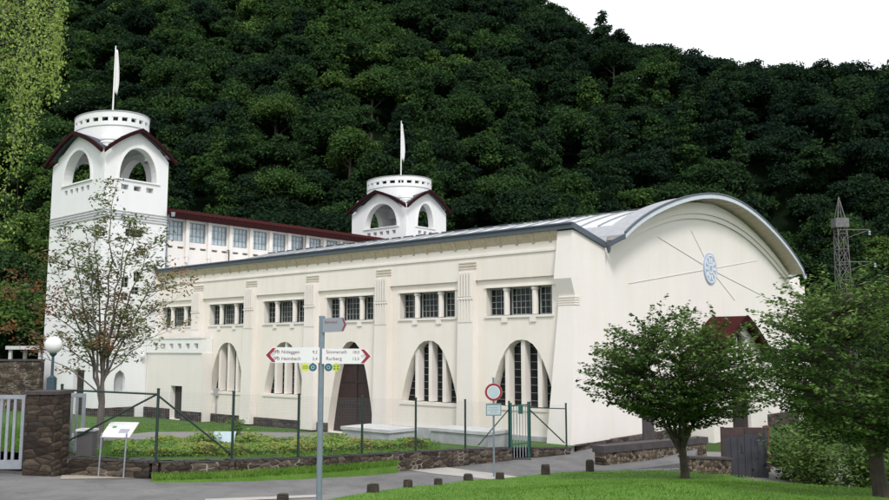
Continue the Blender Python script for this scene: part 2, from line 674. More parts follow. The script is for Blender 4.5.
# asphalt
sheet('road', [(-60, -8), (13, -8), (12, 24), (9.0, 28.8), (8.5, 31.6), (10.4, 36.6), (9.6, 41), (7.5, 40), (5.6, 37.1), (FP[6].x, FP[6].y + .25), (FP[4].x, FP[4].y + .2),
               (FP[1].x, FP[1].y + .2), (-12, 23.2), (-60, 23.4)], road_z, 'asphalt', 2.0)

sheet('track', [(8.3, 27), (13, 24), (18, 40), (9.6, 42), (10.5, 36.6), (8.4, 31.5)], lambda x, y: -.60, 'path', 3.0)

# lawn in front of the road, right of the row of log stumps
edge_px = [(225, 560), (290, 512), (333, 500), (373, 493), (408, 488), (438, 486), (468, 481), (500, 479.5), (546, 474), (590, 468.5)]
EDGE = [on_ground(px, py, road_z) for px, py in edge_px]
EDGE[-1] = at(590, 468.5, 30.6)
EDGE = [Vector((p.x, p.y, 0)) for p in EDGE]


def edge_dist(x, y):
    p = Vector((x, y, 0))
    best = 1e9
    for a, b in zip(EDGE[:-1], EDGE[1:]):
        ab = b - a
        k = max(0, min(1, (p - a).dot(ab) / ab.length_squared))
        best = min(best, (p - a - ab * k).length)
    return best


def sstep(v):
    v = max(0, min(1, v))
    return v * v * (3 - 2 * v)


CREST = [(5.9, 30.9), (7.6, 29.2), (9.3, 26.5), (9.7, 22.0), (10.2, 18.0), (12.2, 13.5)]


def lawn_z(x, y):
    amp = .62 * max(.52, min(1.0, (31.8 - y) / 13.0))
    z = road_z(x, y) + amp * sstep(edge_dist(x, y) / (7.5 if y < 24 else max(4.4, 7.5 - (y - 24) * .7)))
    # falls away past the crest
    cx = np.interp(y, [c[1] for c in reversed(CREST)], [c[0] for c in reversed(CREST)])
    over = x - cx
    if over > 0:
        z -= .55 * over if over < 3 else 1.65
    return z


lawn_poly = [(EDGE[0].x - 3, -6)] + [(p.x, p.y) for p in EDGE] + [(7.9, 30.4), (10.6, 28.3), (12.2, 25), (12.6, 20), (14.6, 14), (15, -6)]
sheet('lawn', lawn_poly, lawn_z, 'lawn', 0.8, .03)

# grass verge along the low wall, pale paving and yard path
vp_near = [on_ground(px, py, road_z) for px, py in [(152, 482), (233, 480), (300, 476.5), (360, 473), (398, 468.5)]]
vp_far = [on_ground(px, py, road_z) for px, py in [(400, 464), (360, 466), (300, 468.5), (233, 471.5), (152, 474)]]
def fence_at(px):
    xs_ = [p[0] for p in FENCE_PX]
    Y = float(np.interp(px, xs_, [p[1] for p in FENCE_PX]))
    x = (px - 444.5) / 858.0 * Y
    return Vector((x, Y, yard_z(x, Y)))


VG = []
for px, pn, pf in [(152, 480.8, 475.5), (200, 479.6, 474.4), (250, 477.4, 471.8), (300, 474.3, 468.6), (330, 472.6, 466.6), (360, 470.2, 464.6), (398, 466, 461.5)]:
    Yf = fence_at(px).y - .30
    w_ = .85 if px < 390 else .5
    n_ = at(px, pn, Yf - w_)
    n_.z = max(n_.z, road_z(n_.x, n_.y) + .025)
    VG.append((n_, at(px, pf, Yf)))
mb = MB()
for (a0, a1), (b0_, b1_) in zip(VG[:-1], VG[1:]):
    n_ = 6
    for k in range(n_):
        p_, q_ = a0.lerp(b0_, k / n_), a0.lerp(b0_, (k + 1) / n_)
        r_, s_ = a1.lerp(b1_, (k + 1) / n_), a1.lerp(b1_, k / n_)
        mb.quad(p_, q_, r_, s_)
        mb.quad(Vector((p_.x, p_.y - .04, road_z(p_.x, p_.y) - .06)), Vector((q_.x, q_.y - .04, road_z(q_.x, q_.y) - .06)), q_, p_)
tag(mb.build('grass_verge', 'lawn'), kind='structure')
pv = [on_ground(px, py, road_z) for px, py in [(403, 469.5), (440, 466.5), (535, 479), (505, 481.5), (470, 477.5), (438, 474.5)]]
sheet('pavement', [(p.x, p.y) for p in pv], road_z, 'kerb', 1.0, .012)
kb = [on_ground(px, py, road_z) for px, py in [(205, 499.5), (318, 495.2), (318, 497.6), (205, 502.5)]]
sheet('pavement_strip', [(p.x, p.y) for p in kb], road_z, 'kerb', 1.0, .012)
pad = [on_ground(px, py, road_z) for px, py in [(62, 475.5), (132, 474.5), (137, 478.5), (60, 479.5)]]
sheet('gravel_pad', [(p.x, p.y) for p in pad], road_z, 'sand', 1.0, .012)
pth = [on_ground(px, py, yard_z) for px, py in [(20, 442), (20, 433), (150, 432), (230, 431.5), (340, 432), (420, 437), (420, 444), (340, 440), (230, 440), (150, 441)]]
sheet('path', [(p.x, p.y) for p in pth], yard_z, 'path', 2.0, 0.0)


# forest hill
def hill_z(x, y):
    foot = 97 + 3 * math.sin(x * .05)
    h = .76 * (y - foot)
    az = x / max(y, 1)
    yr = np.interp(az, [-.3, .0, .11, .18, .30, .40, .52, .65, .9], [240, 240, 222, 197, 176, 168, 163, 158, 154])
    cap = .76 * (yr - foot)
    if h > cap:
        h = cap - .1 * (h - cap)
    h += 1.6 * math.sin(x * .09 + 1) * math.sin(y * .07) if h > 3 else 0
    return max(h, -.9)


xs = np.linspace(-190, 210, 81)
ys = np.linspace(88, 300, 54)
mb = MB()
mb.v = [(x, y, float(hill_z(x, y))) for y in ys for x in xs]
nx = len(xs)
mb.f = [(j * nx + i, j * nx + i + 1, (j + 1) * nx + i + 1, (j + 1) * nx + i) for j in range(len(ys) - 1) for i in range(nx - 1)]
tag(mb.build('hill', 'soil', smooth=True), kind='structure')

# ================================================================== the power station hall
HO = (15.5, 17.0, 0.0)
hall = thing('machine_hall', 'long cream machine hall with curved white gable, arched slit windows and pale metal roof', 'building', bw(17.0, 15.5), A)
SE = 34.5          # far end of the hall (front plane of the transverse wing)
TW = .30           # facade plane
TC = 15.45         # centre of the gable
NB = 6
fac_fn = lambda a, b, d: (d, a, b)
gab_fn = lambda a, b, d: (a, d, b)

roof_pts = [(0, 13.0), (4, 12.52), (7.15, 11.78), (8.6, 11.36), (10, 10.78), (11.65, 9.98), (12.4, 9.6)]
pa = np.polyfit([d * d for d, _ in roof_pts], [z for _, z in roof_pts], 3)
ROOF = lambda d: float(np.polyval(pa, d * d))
in_pts = [(0, 11.72), (3.5, 11.45), (6.3, 10.93), (8.5, 10.25), (9.1, 10.0), (10.5, 9.5), (11.9, 8.92)]
pi_ = np.polyfit([d * d for d, _ in in_pts], [z for _, z in in_pts], 2)
INNER = lambda d: float(np.polyval(pi_, d * d))
VD, ED = 12.62, 15.53      # valley and eave distance from the centre
VZ, EZ = 9.2, 9.84


def top_profile(d):
    d = abs(d)
    if d <= 12.4:
        return ROOF(d)
    if d <= VD:
        return ROOF(12.4) + (VZ - ROOF(12.4)) * (d - 12.4) / (VD - 12.4)
    return VZ + (EZ - VZ) * (d - VD) / (ED - VD)


# --- facade wall
def arch_curve(c, half, z0, z1, n=18, p=2.5):
    pts = []
    for i in range(n + 1):
        a = -1 + 2 * i / n
        a = math.sin(a * math.pi / 2)
        pts.append((c + half * a, z1 - (z1 - z0) * abs(a) ** p))
    return pts


holes = []
WIN = []
ARCH = []
for i in range(NB):
    cw = 2.93 + 5.8 * i
    WIN.append(cw)
    holes.append([(cw - 1.9, 5.83), (cw + 1.9, 5.83), (cw + 1.9, 7.17), (cw - 1.9, 7.17)])
    ca = 2.78 + 5.8 * i
    ARCH.append(ca)
    if i == 2:
        holes.append(arch_curve(ca, 1.9, -.35, 4.68))
    elif i < 5:
        holes.append(arch_curve(ca, 1.93, 1.56, 4.68))
mb = MB()
mb.panel([(.02, -.4), (SE, -.4), (SE, 7.58), (.02, 7.58)], holes, fac_fn, TW, TW + .62)
wall = mb.build('facade_wall', 'hall', hall, HO)
mb = MB()
mb.box(TW - .13, TW + .6, .3, SE, 7.58, 9.4)
mb.build('upper_wall', 'hall', hall, HO)
mb = MB()
mb.box(TW - .19, TW - .13, .5, SE, 8.72, 8.82)
mb.build('cornice', 'pier', hall, HO)

# windows
for i, cw in enumerate(WIN):
    for k, (a0, a1) in enumerate([(-1.9, -1.12), (-.90, .52), (.74, 1.9)]):
        a0, a1 = [(-1.9, -1.02), (-.70, .62), (.94, 1.9)][k]
        mb = MB()
        y0, y1 = cw + a0, cw + a1
        d = TW + .36
        for (p0, p1, q0, q1) in [(y0, y0 + .06, 5.83, 7.17), (y1 - .06, y1, 5.83, 7.17), (y0 + .06, y1 - .06, 5.83, 5.9), (y0 + .06, y1 - .06, 7.1, 7.17)]:
            mb.box(d - .03, d + .05, p0, p1, q0, q1)
        w = mb.build('window', 'bars', hall, HO)
        mb = MB()
        mb.box(d + .04, d + .06, y0 + .03, y1 - .03, 5.86, 7.14)
        mb.build('pane', 'glass', w, HO)
        mb = MB()
        nv = 5 if k == 1 else 3
        for j in range(1, nv):
            yy = y0 + (y1 - y0) * j / nv
            mb.box(d, d + .035, yy - .011, yy + .011, 5.9, 7.1)
        for j in range(1, 4):
            zz = 5.9 + 1.2 * j / 4
            mb.box(d - .002, d + .033, y0 + .06, y1 - .06, zz - .011, zz + .011)
        mb.build('glazing_bars', 'bars', w, HO)
    # round mullion columns with bases
    for yy in (cw - .86, cw + .78):
        mb = MB()
        mb.lathe([(.15, 5.86), (.15, 7.0), (.19, 7.03), (.19, 7.15)], TW + .17, yy, 12)
        mb.box(TW - .07, TW + .3, yy - .17, yy + .17, 5.50, 5.72)
        mb.build('window_column', 'pier', hall, HO)
    mb = MB()
    mb.box(TW - .07, TW + .36, cw - 2.0, cw + 1.98, 5.722, 5.83)
    mb.build('window_sill', 'pier', hall, HO)
    mb = MB()
    mb.box(TW - .07, TW + .2, cw - 2.35, cw + 1.98, 7.17, 7.25)
    mb.build('window_lintel', 'hall', hall, HO)

# arched slit windows
for i, ca in enumerate(ARCH[:5]):
    if i == 2:
        mb = MB()
        pts = arch_curve(ca, 1.89, -.34, 4.67)
        mb.panel(pts, [], fac_fn, TW + .5, TW + .58)
        d_ = mb.build('arched_door', 'door', hall, HO)
        mb = MB()
        for zz in (1.2, 2.45, 3.4):
            hw = 1.8 * (1 - (zz + .34) / 5.0) ** (1 / 2.5) - .12
            mb.box(TW + .46, TW + .5, ca - hw, ca + hw, zz - .05, zz + .05)
        mb.box(TW + .455, TW + .5, ca - .05, ca + .05, .25, 4.5)
        mb.build('door_batten', 'darkdoor', d_, HO)
        continue
    mb = MB()
    mb.panel(arch_curve(ca, 1.96, 1.54, 4.70), [], fac_fn, TW + .56, TW + .60)
    w = mb.build('arched_window', 'glass', hall, HO)
    ztop = lambda y: 4.68 - 3.12 * abs((y - ca) / 1.93) ** 2.5
    for k in (-1.10, -.17, .76):
        mb = MB()
        y0, y1 = ca + k + .04, ca + k + .27
        pts = [(y0, 1.6), (y1, 1.6)] + [(y1 + (y0 - y1) * q / 4, ztop(y1 + (y0 - y1) * q / 4) - .01) for q in range(5)]
        mb.panel(pts, [], fac_fn, TW + .12, TW + .555)
        mb.build('fin', 'pier', w, HO)
    mb = MB()
    for zz in np.arange(1.85, 4.5, .36):
        hw = 1.90 * ((4.6 - zz) / 3.10) ** (1 / 2.5)
        mb.box(TW + .53, TW + .557, ca - hw, ca + hw, zz - .013, zz + .013)
    mb.build('glazing_bars', 'gbars', w, HO)
    mb = MB()
    mb.panel([(ca - 2.0, 1.40), (ca + 2.0, 1.40), (ca + 1.93, 1.555), (ca - 1.93, 1.555)], [], fac_fn, TW - .05, TW + .3)
    mb.build('arch_sill', 'hall', hall, HO)

# piers between the bays
for i in range(5):
    c = 5.87 + 5.83 * i
    mb = MB()
    h = .46
    mb.hexa([(-.16, c - h - .06, -.3), (TW, c - h - .06, -.3), (TW, c + h + .06, -.3), (-.16, c + h + .06, -.3),
             (-.02, c - h, 8.06), (TW, c - h, 8.06), (TW, c + h, 8.06), (-.02, c + h, 8.06)])
    p = mb.build('pier', 'pier', hall, HO)
    mb = MB()
    for k in range(5):
        yy = c - .36 + .18 * k
        mb.box(-.12, 0.05, yy - .05, yy + .05, 6.80, 8.0)
        mb.box(-.10, 0.05, yy - .05, yy + .05, 5.55, 6.66)
    mb.box(-.12, .05, c - .47, c + .47, 6.66, 6.76)
    mb.build('flutes', 'pier', p, HO)
    mb = MB()
    for k in range(3):
        mb.box(TW - .20, TW - .12, c - .55, c + .55, 8.17 + .14 * k, 8.23 + .14 * k)
    mb.build('stripes', 'reveal', p, HO)

# corner pier: projecting upper block on a sloped underside, battered shaft
mb = MB()
G0 = -.30
y1t = .62
mb.hexa([(-.16, G0, 7.38), (1, G0, 7.38), (1, .62, 7.38), (-.16, .62, 7.38),
         (.03, G0, 9.56), (1, G0, 9.46), (1, .5, 9.46), (.03, .5, 9.56)])
mb.hexa([(.14, G0, 6.6), (1, G0, 6.6), (1, .55, 6.6), (.14, .55, 6.6),
         (-.16, G0, 7.378), (1, G0, 7.378), (1, .62, 7.378), (-.16, .62, 7.378)])
mb.hexa([(-.58, G0 - .05, -1.2), (1, G0 - .05, -1.2), (1, 1.0, -1.2), (-.58, 1.0, -1.2),
         (.12, G0, 6.598), (1, G0, 6.598), (1, .52, 6.598), (.12, .52, 6.598)])
mb.hexa([(1, G0 - .05, -1.2), (2.84, G0 - .05, -1.2), (2.84, -.1, -1.2), (1, -.1, -1.2),
         (1, G0, 9.46), (2.84, G0, 9.04), (2.84, -.1, 9.04), (1, -.1, 9.46)])
cp = mb.build('corner_pier', 'gable', hall, HO)
mb = MB()
for k in range(4):
    z = 6.2 + .11 * k
    mb.box(.06, .5, G0 - .03, .56, z, z + .05)
mb.build('stripes', 'hall', cp, HO)

# --- gable wall
def gable_outline(inset):
    pts = []
    for k in range(41):
        d = -11.9 + 23.8 * k / 40
        pts.append((TC + d, INNER(d)))
    return pts


mb = MB()
out = [(.6, -1.2), (2 * TC - .6, -1.2)]
for k in range(61):
    d = 14.85 - 29.7 * k / 60
    out.append((TC + d, top_profile(d) - .28))
mb.panel(out, [], gab_fn, -.18, .3)
mb.build('gable_wall', 'gable', hall, HO)
# stepped arch mouldings
def band(lo, hi, s0, s1, mat, name):
    mb = MB()
    n = 48
    L = []
    for k in range(n + 1):
        d = -12.0 + 24.0 * k / n
        zl, zh = lo(d), hi(d)
        zh = min(zh, top_profile(d) - .31)
        zl = min(zl, zh - .02)
        L.append((TC + d, zl, zh))
    for (a, al, ah), (b, bl, bh) in zip(L[:-1], L[1:]):
        mb.hexa([(a, s0, al), (b, s0, bl), (b, s1, bl), (a, s1, al), (a, s0, ah), (b, s0, bh), (b, s1, bh), (a, s1, ah)])
    # drop inner shared faces
    mb.build(name, mat, hall, HO)


band(lambda d: INNER(d), lambda d: INNER(d) + .28, -.30, -.17, 'gable', 'arch_moulding')
band(lambda d: INNER(d) + .28, lambda d: INNER(d) + .58, -.40, -.17, 'gable', 'arch_moulding')
band(lambda d: INNER(d) + .58, lambda d: 99, -.32, -.17, 'gable', 'arch_moulding')
# right hand corner block
mb = MB()
mb.hexa([(28.2, -.45, -1.2), (31.3, -.45, -1.2), (31.3, .6, -1.2), (28.2, .6, -1.2),
         (28.2, -.30, 8.75), (30.9, -.30, 8.75), (30.9, .6, 8.75), (28.2, .6, 8.75)])
mb.build('corner_pier', 'gable', hall, HO)
# hidden sides and back
mb = MB()
mb.box(30.3, 30.6, .3, SE, -.4, 9.3)
mb.box(2, 30.3, SE - .3, SE - .02, -.4, 9.0)
mb.build('rear_wall', 'hall', hall, HO)

# --- roof
SF, SB = -1.28, SE + .9
AF = -.37                   # front edge of the aisle roofs, flush with the gable
def sweep(name, ds, th, s0, s1, mat, parent=hall, dz=0.0, ny=1):
    mb = MB()
    n = len(ds)
    for s_ in (s0, s1):
        for d in ds:
            mb.v.append((TC + d, s_, top_profile(d) + dz))
        for d in ds:
            mb.v.append((TC + d, s_, top_profile(d) + dz - th))
    for i in range(n - 1):
        mb.f.append((i, i + 1, 2 * n + i + 1, 2 * n + i))
        mb.f.append((n + i, 3 * n + i, 3 * n + i + 1, n + i + 1))
        mb.f.append((i, n + i, n + i + 1, i + 1))
        mb.f.append((2 * n + i, 2 * n + i + 1, 3 * n + i + 1, 3 * n + i))
    mb.f.append((0, 2 * n, 3 * n, n))
    mb.f.append((n - 1, 2 * n - 1, 4 * n - 1, 3 * n - 1))
    return mb.build(name, mat, parent, HO, smooth=True)


dv = list(np.linspace(-12.4, 12.4, 61))
dm = list(np.linspace(-10.6, 10.6, 53))
_front = top_profile


def top_profile(d):
    z = _front(d)
    return VZ + (z - VZ) * .875 if abs(d) <= 12.4 else z


vault = sweep('vault_roof', dm, .12, .12, SB, 'roof')
_main = top_profile
for sg in (-1, 1):
    da = sorted([sg * 10.601, sg * 12.4])
    sweep('valley_flank', list(np.linspace(da[0], da[1], 8)), .12, .12, SB, 'roofgrey', vault)
top_profile = _front
sweep('arch_hood', dv, .12, SF + .06, .11, 'roofgrey', vault)
mb = MB()
for a, b in zip(dv[:-1], dv[1:]):
    z0, z1 = top_profile(a) - .126, top_profile(b) - .126
    mb.hexa([(TC + a, SF + .06, z0 - .08), (TC + b, SF + .06, z1 - .08), (TC + b, -.19, z1 - .08), (TC + a, -.19, z0 - .08),
             (TC + a, SF + .06, z0), (TC + b, SF + .06, z1), (TC + b, -.19, z1), (TC + a, -.19, z0)])
for k in range(1, 24):
    d = -12.3 + 24.6 * k / 24
    z0, z1 = top_profile(d - .05) - .19, top_profile(d + .05) - .19
    mb.hexa([(TC + d - .05, SF + .07, z0 - .055), (TC + d + .05, SF + .07, z1 - .055), (TC + d + .05, -.33, z1 - .055), (TC + d - .05, -.33, z0 - .055),
             (TC + d - .05, SF + .07, z0), (TC + d + .05, SF + .07, z1), (TC + d + .05, -.33, z1), (TC + d - .05, -.33, z0)])
mb.build('vault_soffit', 'shadesoffit', vault, HO)
mb = MB()
for s_ in np.arange(1.2, SB, 1.25):
    for a, b in zip(dm[:-1], dm[1:]):
        z0, z1 = _main(a), _main(b)
        mb.hexa([(TC + a, s_ - .05, z0 - .001), (TC + b, s_ - .05, z1 - .001), (TC + b, s_ + .05, z1 - .001), (TC + a, s_ + .05, z0 - .001),
                 (TC + a, s_ - .04, z0 + .07), (TC + b, s_ - .04, z1 + .07), (TC + b, s_ + .04, z1 + .07), (TC + a, s_ + .04, z0 + .07)])
mb.build('seams', 'seam', vault, HO)
mb = MB()
for k in range(30):
    s0 = .2 + k * 1.15
    d = -5.6
    mb.box(TC + d - .03, TC + d + .03, s0, s0 + .85, _main(d) + .04, _main(d) + .13)
mb.build('snow_guard', 'dark', vault, HO)
for sg in (-1, 1):
    da = sorted([sg * 12.41, sg * VD])
    f0 = AF + .04 if sg < 0 else -.05
    sweep('valley_roof', list(np.linspace(da[0], da[1], 6)), .12, f0, SB, 'roofgrey')
    da = sorted([sg * (VD + .01), sg * ED])
    sweep('aisle_roof', list(np.linspace(da[0], da[1], 6)), .12, f0, SB, 'roofgrey')
# front rims
sweep('roof_rim', list(np.linspace(-12.4, 12.9, 80)), .22, SF - .03, SF + .055, 'rim', hall, .03)
sweep('roof_edge', list(np.linspace(-12.4, 12.9, 80)), .10, SF - .06, SF + .055, 'slate', hall, .135)
for sg in (-1,):
    da = sorted([sg * (VD + .02), sg * ED])
    sweep('aisle_fascia', list(np.linspace(da[0], da[1], 6)), .27, AF - .05, AF + .035, 'slate', hall, .05)
# short return of the hood rim back to the valley
mb = MB()
a_, b_ = (TC - 12.4, SF - .02, ROOF(12.4)), (TC - VD, AF - .06, VZ)
mb.hexa([(a_[0] - .04, a_[1], a_[2] - .19), (a_[0] + .06, a_[1], a_[2] - .19), (b_[0] + .06, b_[1], b_[2] - .19), (b_[0] - .04, b_[1], b_[2] - .19),
         (a_[0] - .04, a_[1], a_[2] + .03), (a_[0] + .06, a_[1], a_[2] + .03), (b_[0] + .06, b_[1], b_[2] + .03), (b_[0] - .04, b_[1], b_[2] + .03)])
mb.build('rim_return', 'slate', hall, HO)
mb = MB()
TE = TC - ED
mb.box(TE - .07, TE + .02, AF - .05, SB, EZ - .23, EZ + .05)
mb.tube([(TE - .10, AF, EZ + .01), (TE - .10, SB, EZ + .01)], .055, 8)
mb.build('eave_fascia', 'slate', hall, HO)
mb = MB()
mb.hexa([(TE + .02, .5, EZ - .24), (TW - .12, .5, 9.16), (TW - .12, SB, 9.16), (TE + .02, SB, EZ - .24),
         (TE + .02, .5, EZ - .16), (TW - .12, .5, 9.6), (TW - .12, SB, 9.6), (TE + .02, SB, EZ - .16)])
for s_ in np.arange(.9, SB, .95):
    mb.hexa([(TE + .03, s_, EZ - .31), (TW - .125, s_, 9.08), (TW - .125, s_ + .14, 9.08), (TE + .03, s_ + .14, EZ - .31),
             (TE + .03, s_, EZ - .23), (TW - .125, s_, 9.17), (TW - .125, s_ + .14, 9.17), (TE + .03, s_ + .14, EZ - .23)])
mb.build('eave_soffit', 'soffit', hall, HO)
# downpipe head at the valley
mb = MB()
mb.tube([(TC - VD, -.50, 8.98), (TC - VD, -.50, 8.72)], .05, 8)
mb.lathe([(.06, 8.8), (.11, 9.0)], TC - VD, -.50, 10)
mb.build('rain_spout', 'slate', hall, HO)

# --- medallion with rays on the gable
MC = (14.95, 8.87)
mb = MB()
def disc(mb, r, s0, s1, r_in=0.0, n=40, c=MC):
    po = [(c[0] + r * math.cos(2 * math.pi * k / n), c[1] + r * math.sin(2 * math.pi * k / n)) for k in range(n)]
    hol = []
    if r_in > 0:
        hol = [[(c[0] + r_in * math.cos(2 * math.pi * k / n), c[1] + r_in * math.sin(2 * math.pi * k / n)) for k in range(n)]]
    mb.panel(po, hol, gab_fn, s0, s1)


disc(mb, .92, -.23, -.17)
med = mb.build('medallion', 'medallion', hall, HO)
mb = MB()
disc(mb, .84, -.25, -.228, .74)
disc(mb, .30, -.25, -.228, .18)
for k in range(10):
    th = 2 * math.pi * k / 10
    cx, cz = MC[0] + .52 * math.cos(th), MC[1] + .52 * math.sin(th)
    po = []
    for j in range(14):
        a = 2 * math.pi * j / 14
        lx, lz = .19 * math.cos(a), .105 * math.sin(a)
        po.append((cx + lx * math.cos(th) - lz * math.sin(th), cz + lx * math.sin(th) + lz * math.cos(th)))
    mb.panel(po, [], gab_fn, -.25, -.228)
mb.build('rosette', 'medwhite', med, HO)
for k, (a, b) in enumerate([(8.51, 10.09), (12.55, 10.89), (5.24, 7.45), (22.26, 9.94), (24.44, 7.49), (18.4, 7.2)]):
    dx, dz = a - MC[0], b - MC[1]
    L = math.hypot(dx, dz)
    ux, uz = dx / L, dz / L
    mb = MB()
    w = .016
    p0 = (MC[0] + ux * .98, MC[1] + uz * .98)
    mb.panel([(p0[0] - uz * w, p0[1] + ux * w), (p0[0] + uz * w, p0[1] - ux * w), (a + uz * w * .6, b - ux * w * .6), (a - uz * w * .6, b + ux * w * .6)], [], gab_fn, -.205, -.17)
    mb.build('ray', 'raygrey' if k in (0, 2, 4) else 'faint', med, HO)

# --- porch with red curved roof on the gable
PC, PS = 14.9, -1.75
def porch_top(d):
    d = abs(d) / 4.3
    return 6.1 - 2.5 * d ** 1.18


mb = MB()
pts = [(PC - 3.8, -1.0), (PC + 3.8, -1.0)] + [(PC + d, porch_top(d) - .2) for d in np.linspace(3.8, -3.8, 25)]
mb.panel(pts, [[(PC - .9, 3.6), (PC + .9, 3.6), (PC + .9, 4.9), (PC, 5.3), (PC - .9, 4.9)], [(PC - 1.3, -.4), (PC + 1.3, -.4), (PC + 1.3, 2.6), (PC - 1.3, 2.6)]], gab_fn, PS, PS + .3)
porch = mb.build('porch', 'gable', hall, HO)
for a, b in ((PC - 3.8, PC - 3.5), (PC + 3.5, PC + 3.8)):
    mb = MB()
    mb.box(a, b, PS + .3, -.18, -1, 3.9)
    mb.build('side_wall', 'gable', porch, HO)
ds = np.linspace(-4.3, 4.3, 29)
mb = MB()
for a, b in zip(ds[:-1], ds[1:]):
    mb.hexa([(PC + a, PS - .5, porch_top(a) - .14), (PC + b, PS - .5, porch_top(b) - .14), (PC + b, -.2, porch_top(b) - .14), (PC + a, -.2, porch_top(a) - .14),
             (PC + a, PS - .5, porch_top(a)), (PC + b, PS - .5, porch_top(b)), (PC + b, -.2, porch_top(b)), (PC + a, -.2, porch_top(a))])
mb.build('roof', 'redtile', porch, HO)
mb = MB()
for a, b in zip(ds[:-1], ds[1:]):
    mb.hexa([(PC + a, PS - .58, porch_top(a) - .36), (PC + b, PS - .58, porch_top(b) - .36), (PC + b, PS - .505, porch_top(b) - .36), (PC + a, PS - .505, porch_top(a) - .36),
             (PC + a, PS - .58, porch_top(a) + .04), (PC + b, PS - .58, porch_top(b) + .04), (PC + b, PS - .505, porch_top(b) + .04), (PC + a, PS - .505, porch_top(a) + .04)])
mb.build('verge', 'maroon', porch, HO)
mb = MB()
mb.panel([(PC - .88, 3.62), (PC + .88, 3.62), (PC + .88, 4.9), (PC, 5.28), (PC - .88, 4.9)], [], gab_fn, PS + .18, PS + .22)
mb.build('window', 'glass', porch, HO)
mb = MB()
mb.box(PC - .04, PC + .04, PS + .12, PS + .178, 3.62, 5.2)
mb.box(PC - .86, PC + .86, PS + .125, PS + .175, 4.3, 4.38)
mb.build('window_bars', 'white', porch, HO)
mb = MB()
mb.box(PC - 1.3, PC + 1.3, PS + .18, PS + .24, -.6, 2.6)
mb.build('door', 'darkdoor', porch, HO)

# --- stone plinth, gable plinth, junction box
mb = MB()
mb.box(TW - .14, TW + .02, 16.2, 27.4, -.6, .12)
mb.build('plinth', 'plinth', hall, HO)
mb = MB()
mb.box(-.2, 28, G0 - .16, G0 + .1, -1.3, .12)
mb.build('plinth', 'plinth', hall, HO)
mb = MB()
mb.box(TW - .2, TW, .9, 5.2, -.4, .3)
mb.build('plinth', 'concside', hall, HO)
mb = MB()
mb.box(TW - .2, TW, 6.6, 11.4, -.4, .3)
mb.build('plinth', 'concside', hall, HO)
mb = MB()
mb.box(TW - .22, TW, 26.75, 27.05, 1.25, 1.75)
mb.box(TW - .12, TW, 26.88, 26.93, .2, 1.25)
mb.build('junction_box', 'concside', hall, HO)

# --- low block with notched parapet in front of the last bay
BX, B0, B1 = -.50, 27.55, 34.25
mb = MB()
mb.panel([(B0, -.4), (B1, -.4), (B1, 4.0), (B0, 4.0)], [[(29.75, -.39), (31.1, -.39), (31.1, 1.82), (29.75, 1.82)]], fac_fn, BX, TW - .01)
blk = mb.build('side_block', 'block', hall, HO)
nt_ = [[(27.6 + .98 * k + .33, 4.30), (27.6 + .98 * k + .80, 4.30), (27.6 + .98 * k + .80, 4.63), (27.6 + .98 * k + .33, 4.63)] for k in range(6)]
mb = MB()
mb.panel([(27.6, 4.002), (B1, 4.002), (B1, 4.95), (27.6, 4.95)], nt_, fac_fn, BX - .08, BX + .2)
mb.box(BX + .2, TW - .02, 27.6, 27.85, 4.002, 4.95)
mb.box(BX - .14, BX + .26, 27.55, B1, 4.952, 5.05)
mb.build('parapet', 'white', blk, HO)
mb = MB()
mb.box(BX + .35, BX + .42, 29.75, 31.1, -.3, 1.82)
mb.build('door', 'darkdoor', blk, HO)
mb = MB()
mb.box(BX - .13, BX + .02, B0 - .1, 29.7, -.6, .22)
mb.build('plinth', 'plinth', blk, HO)
mb = MB()
mb.box(BX - .13, BX + .02, 31.15, B1, -.6, .30)
mb.build('plinth', 'plinth', blk, HO)


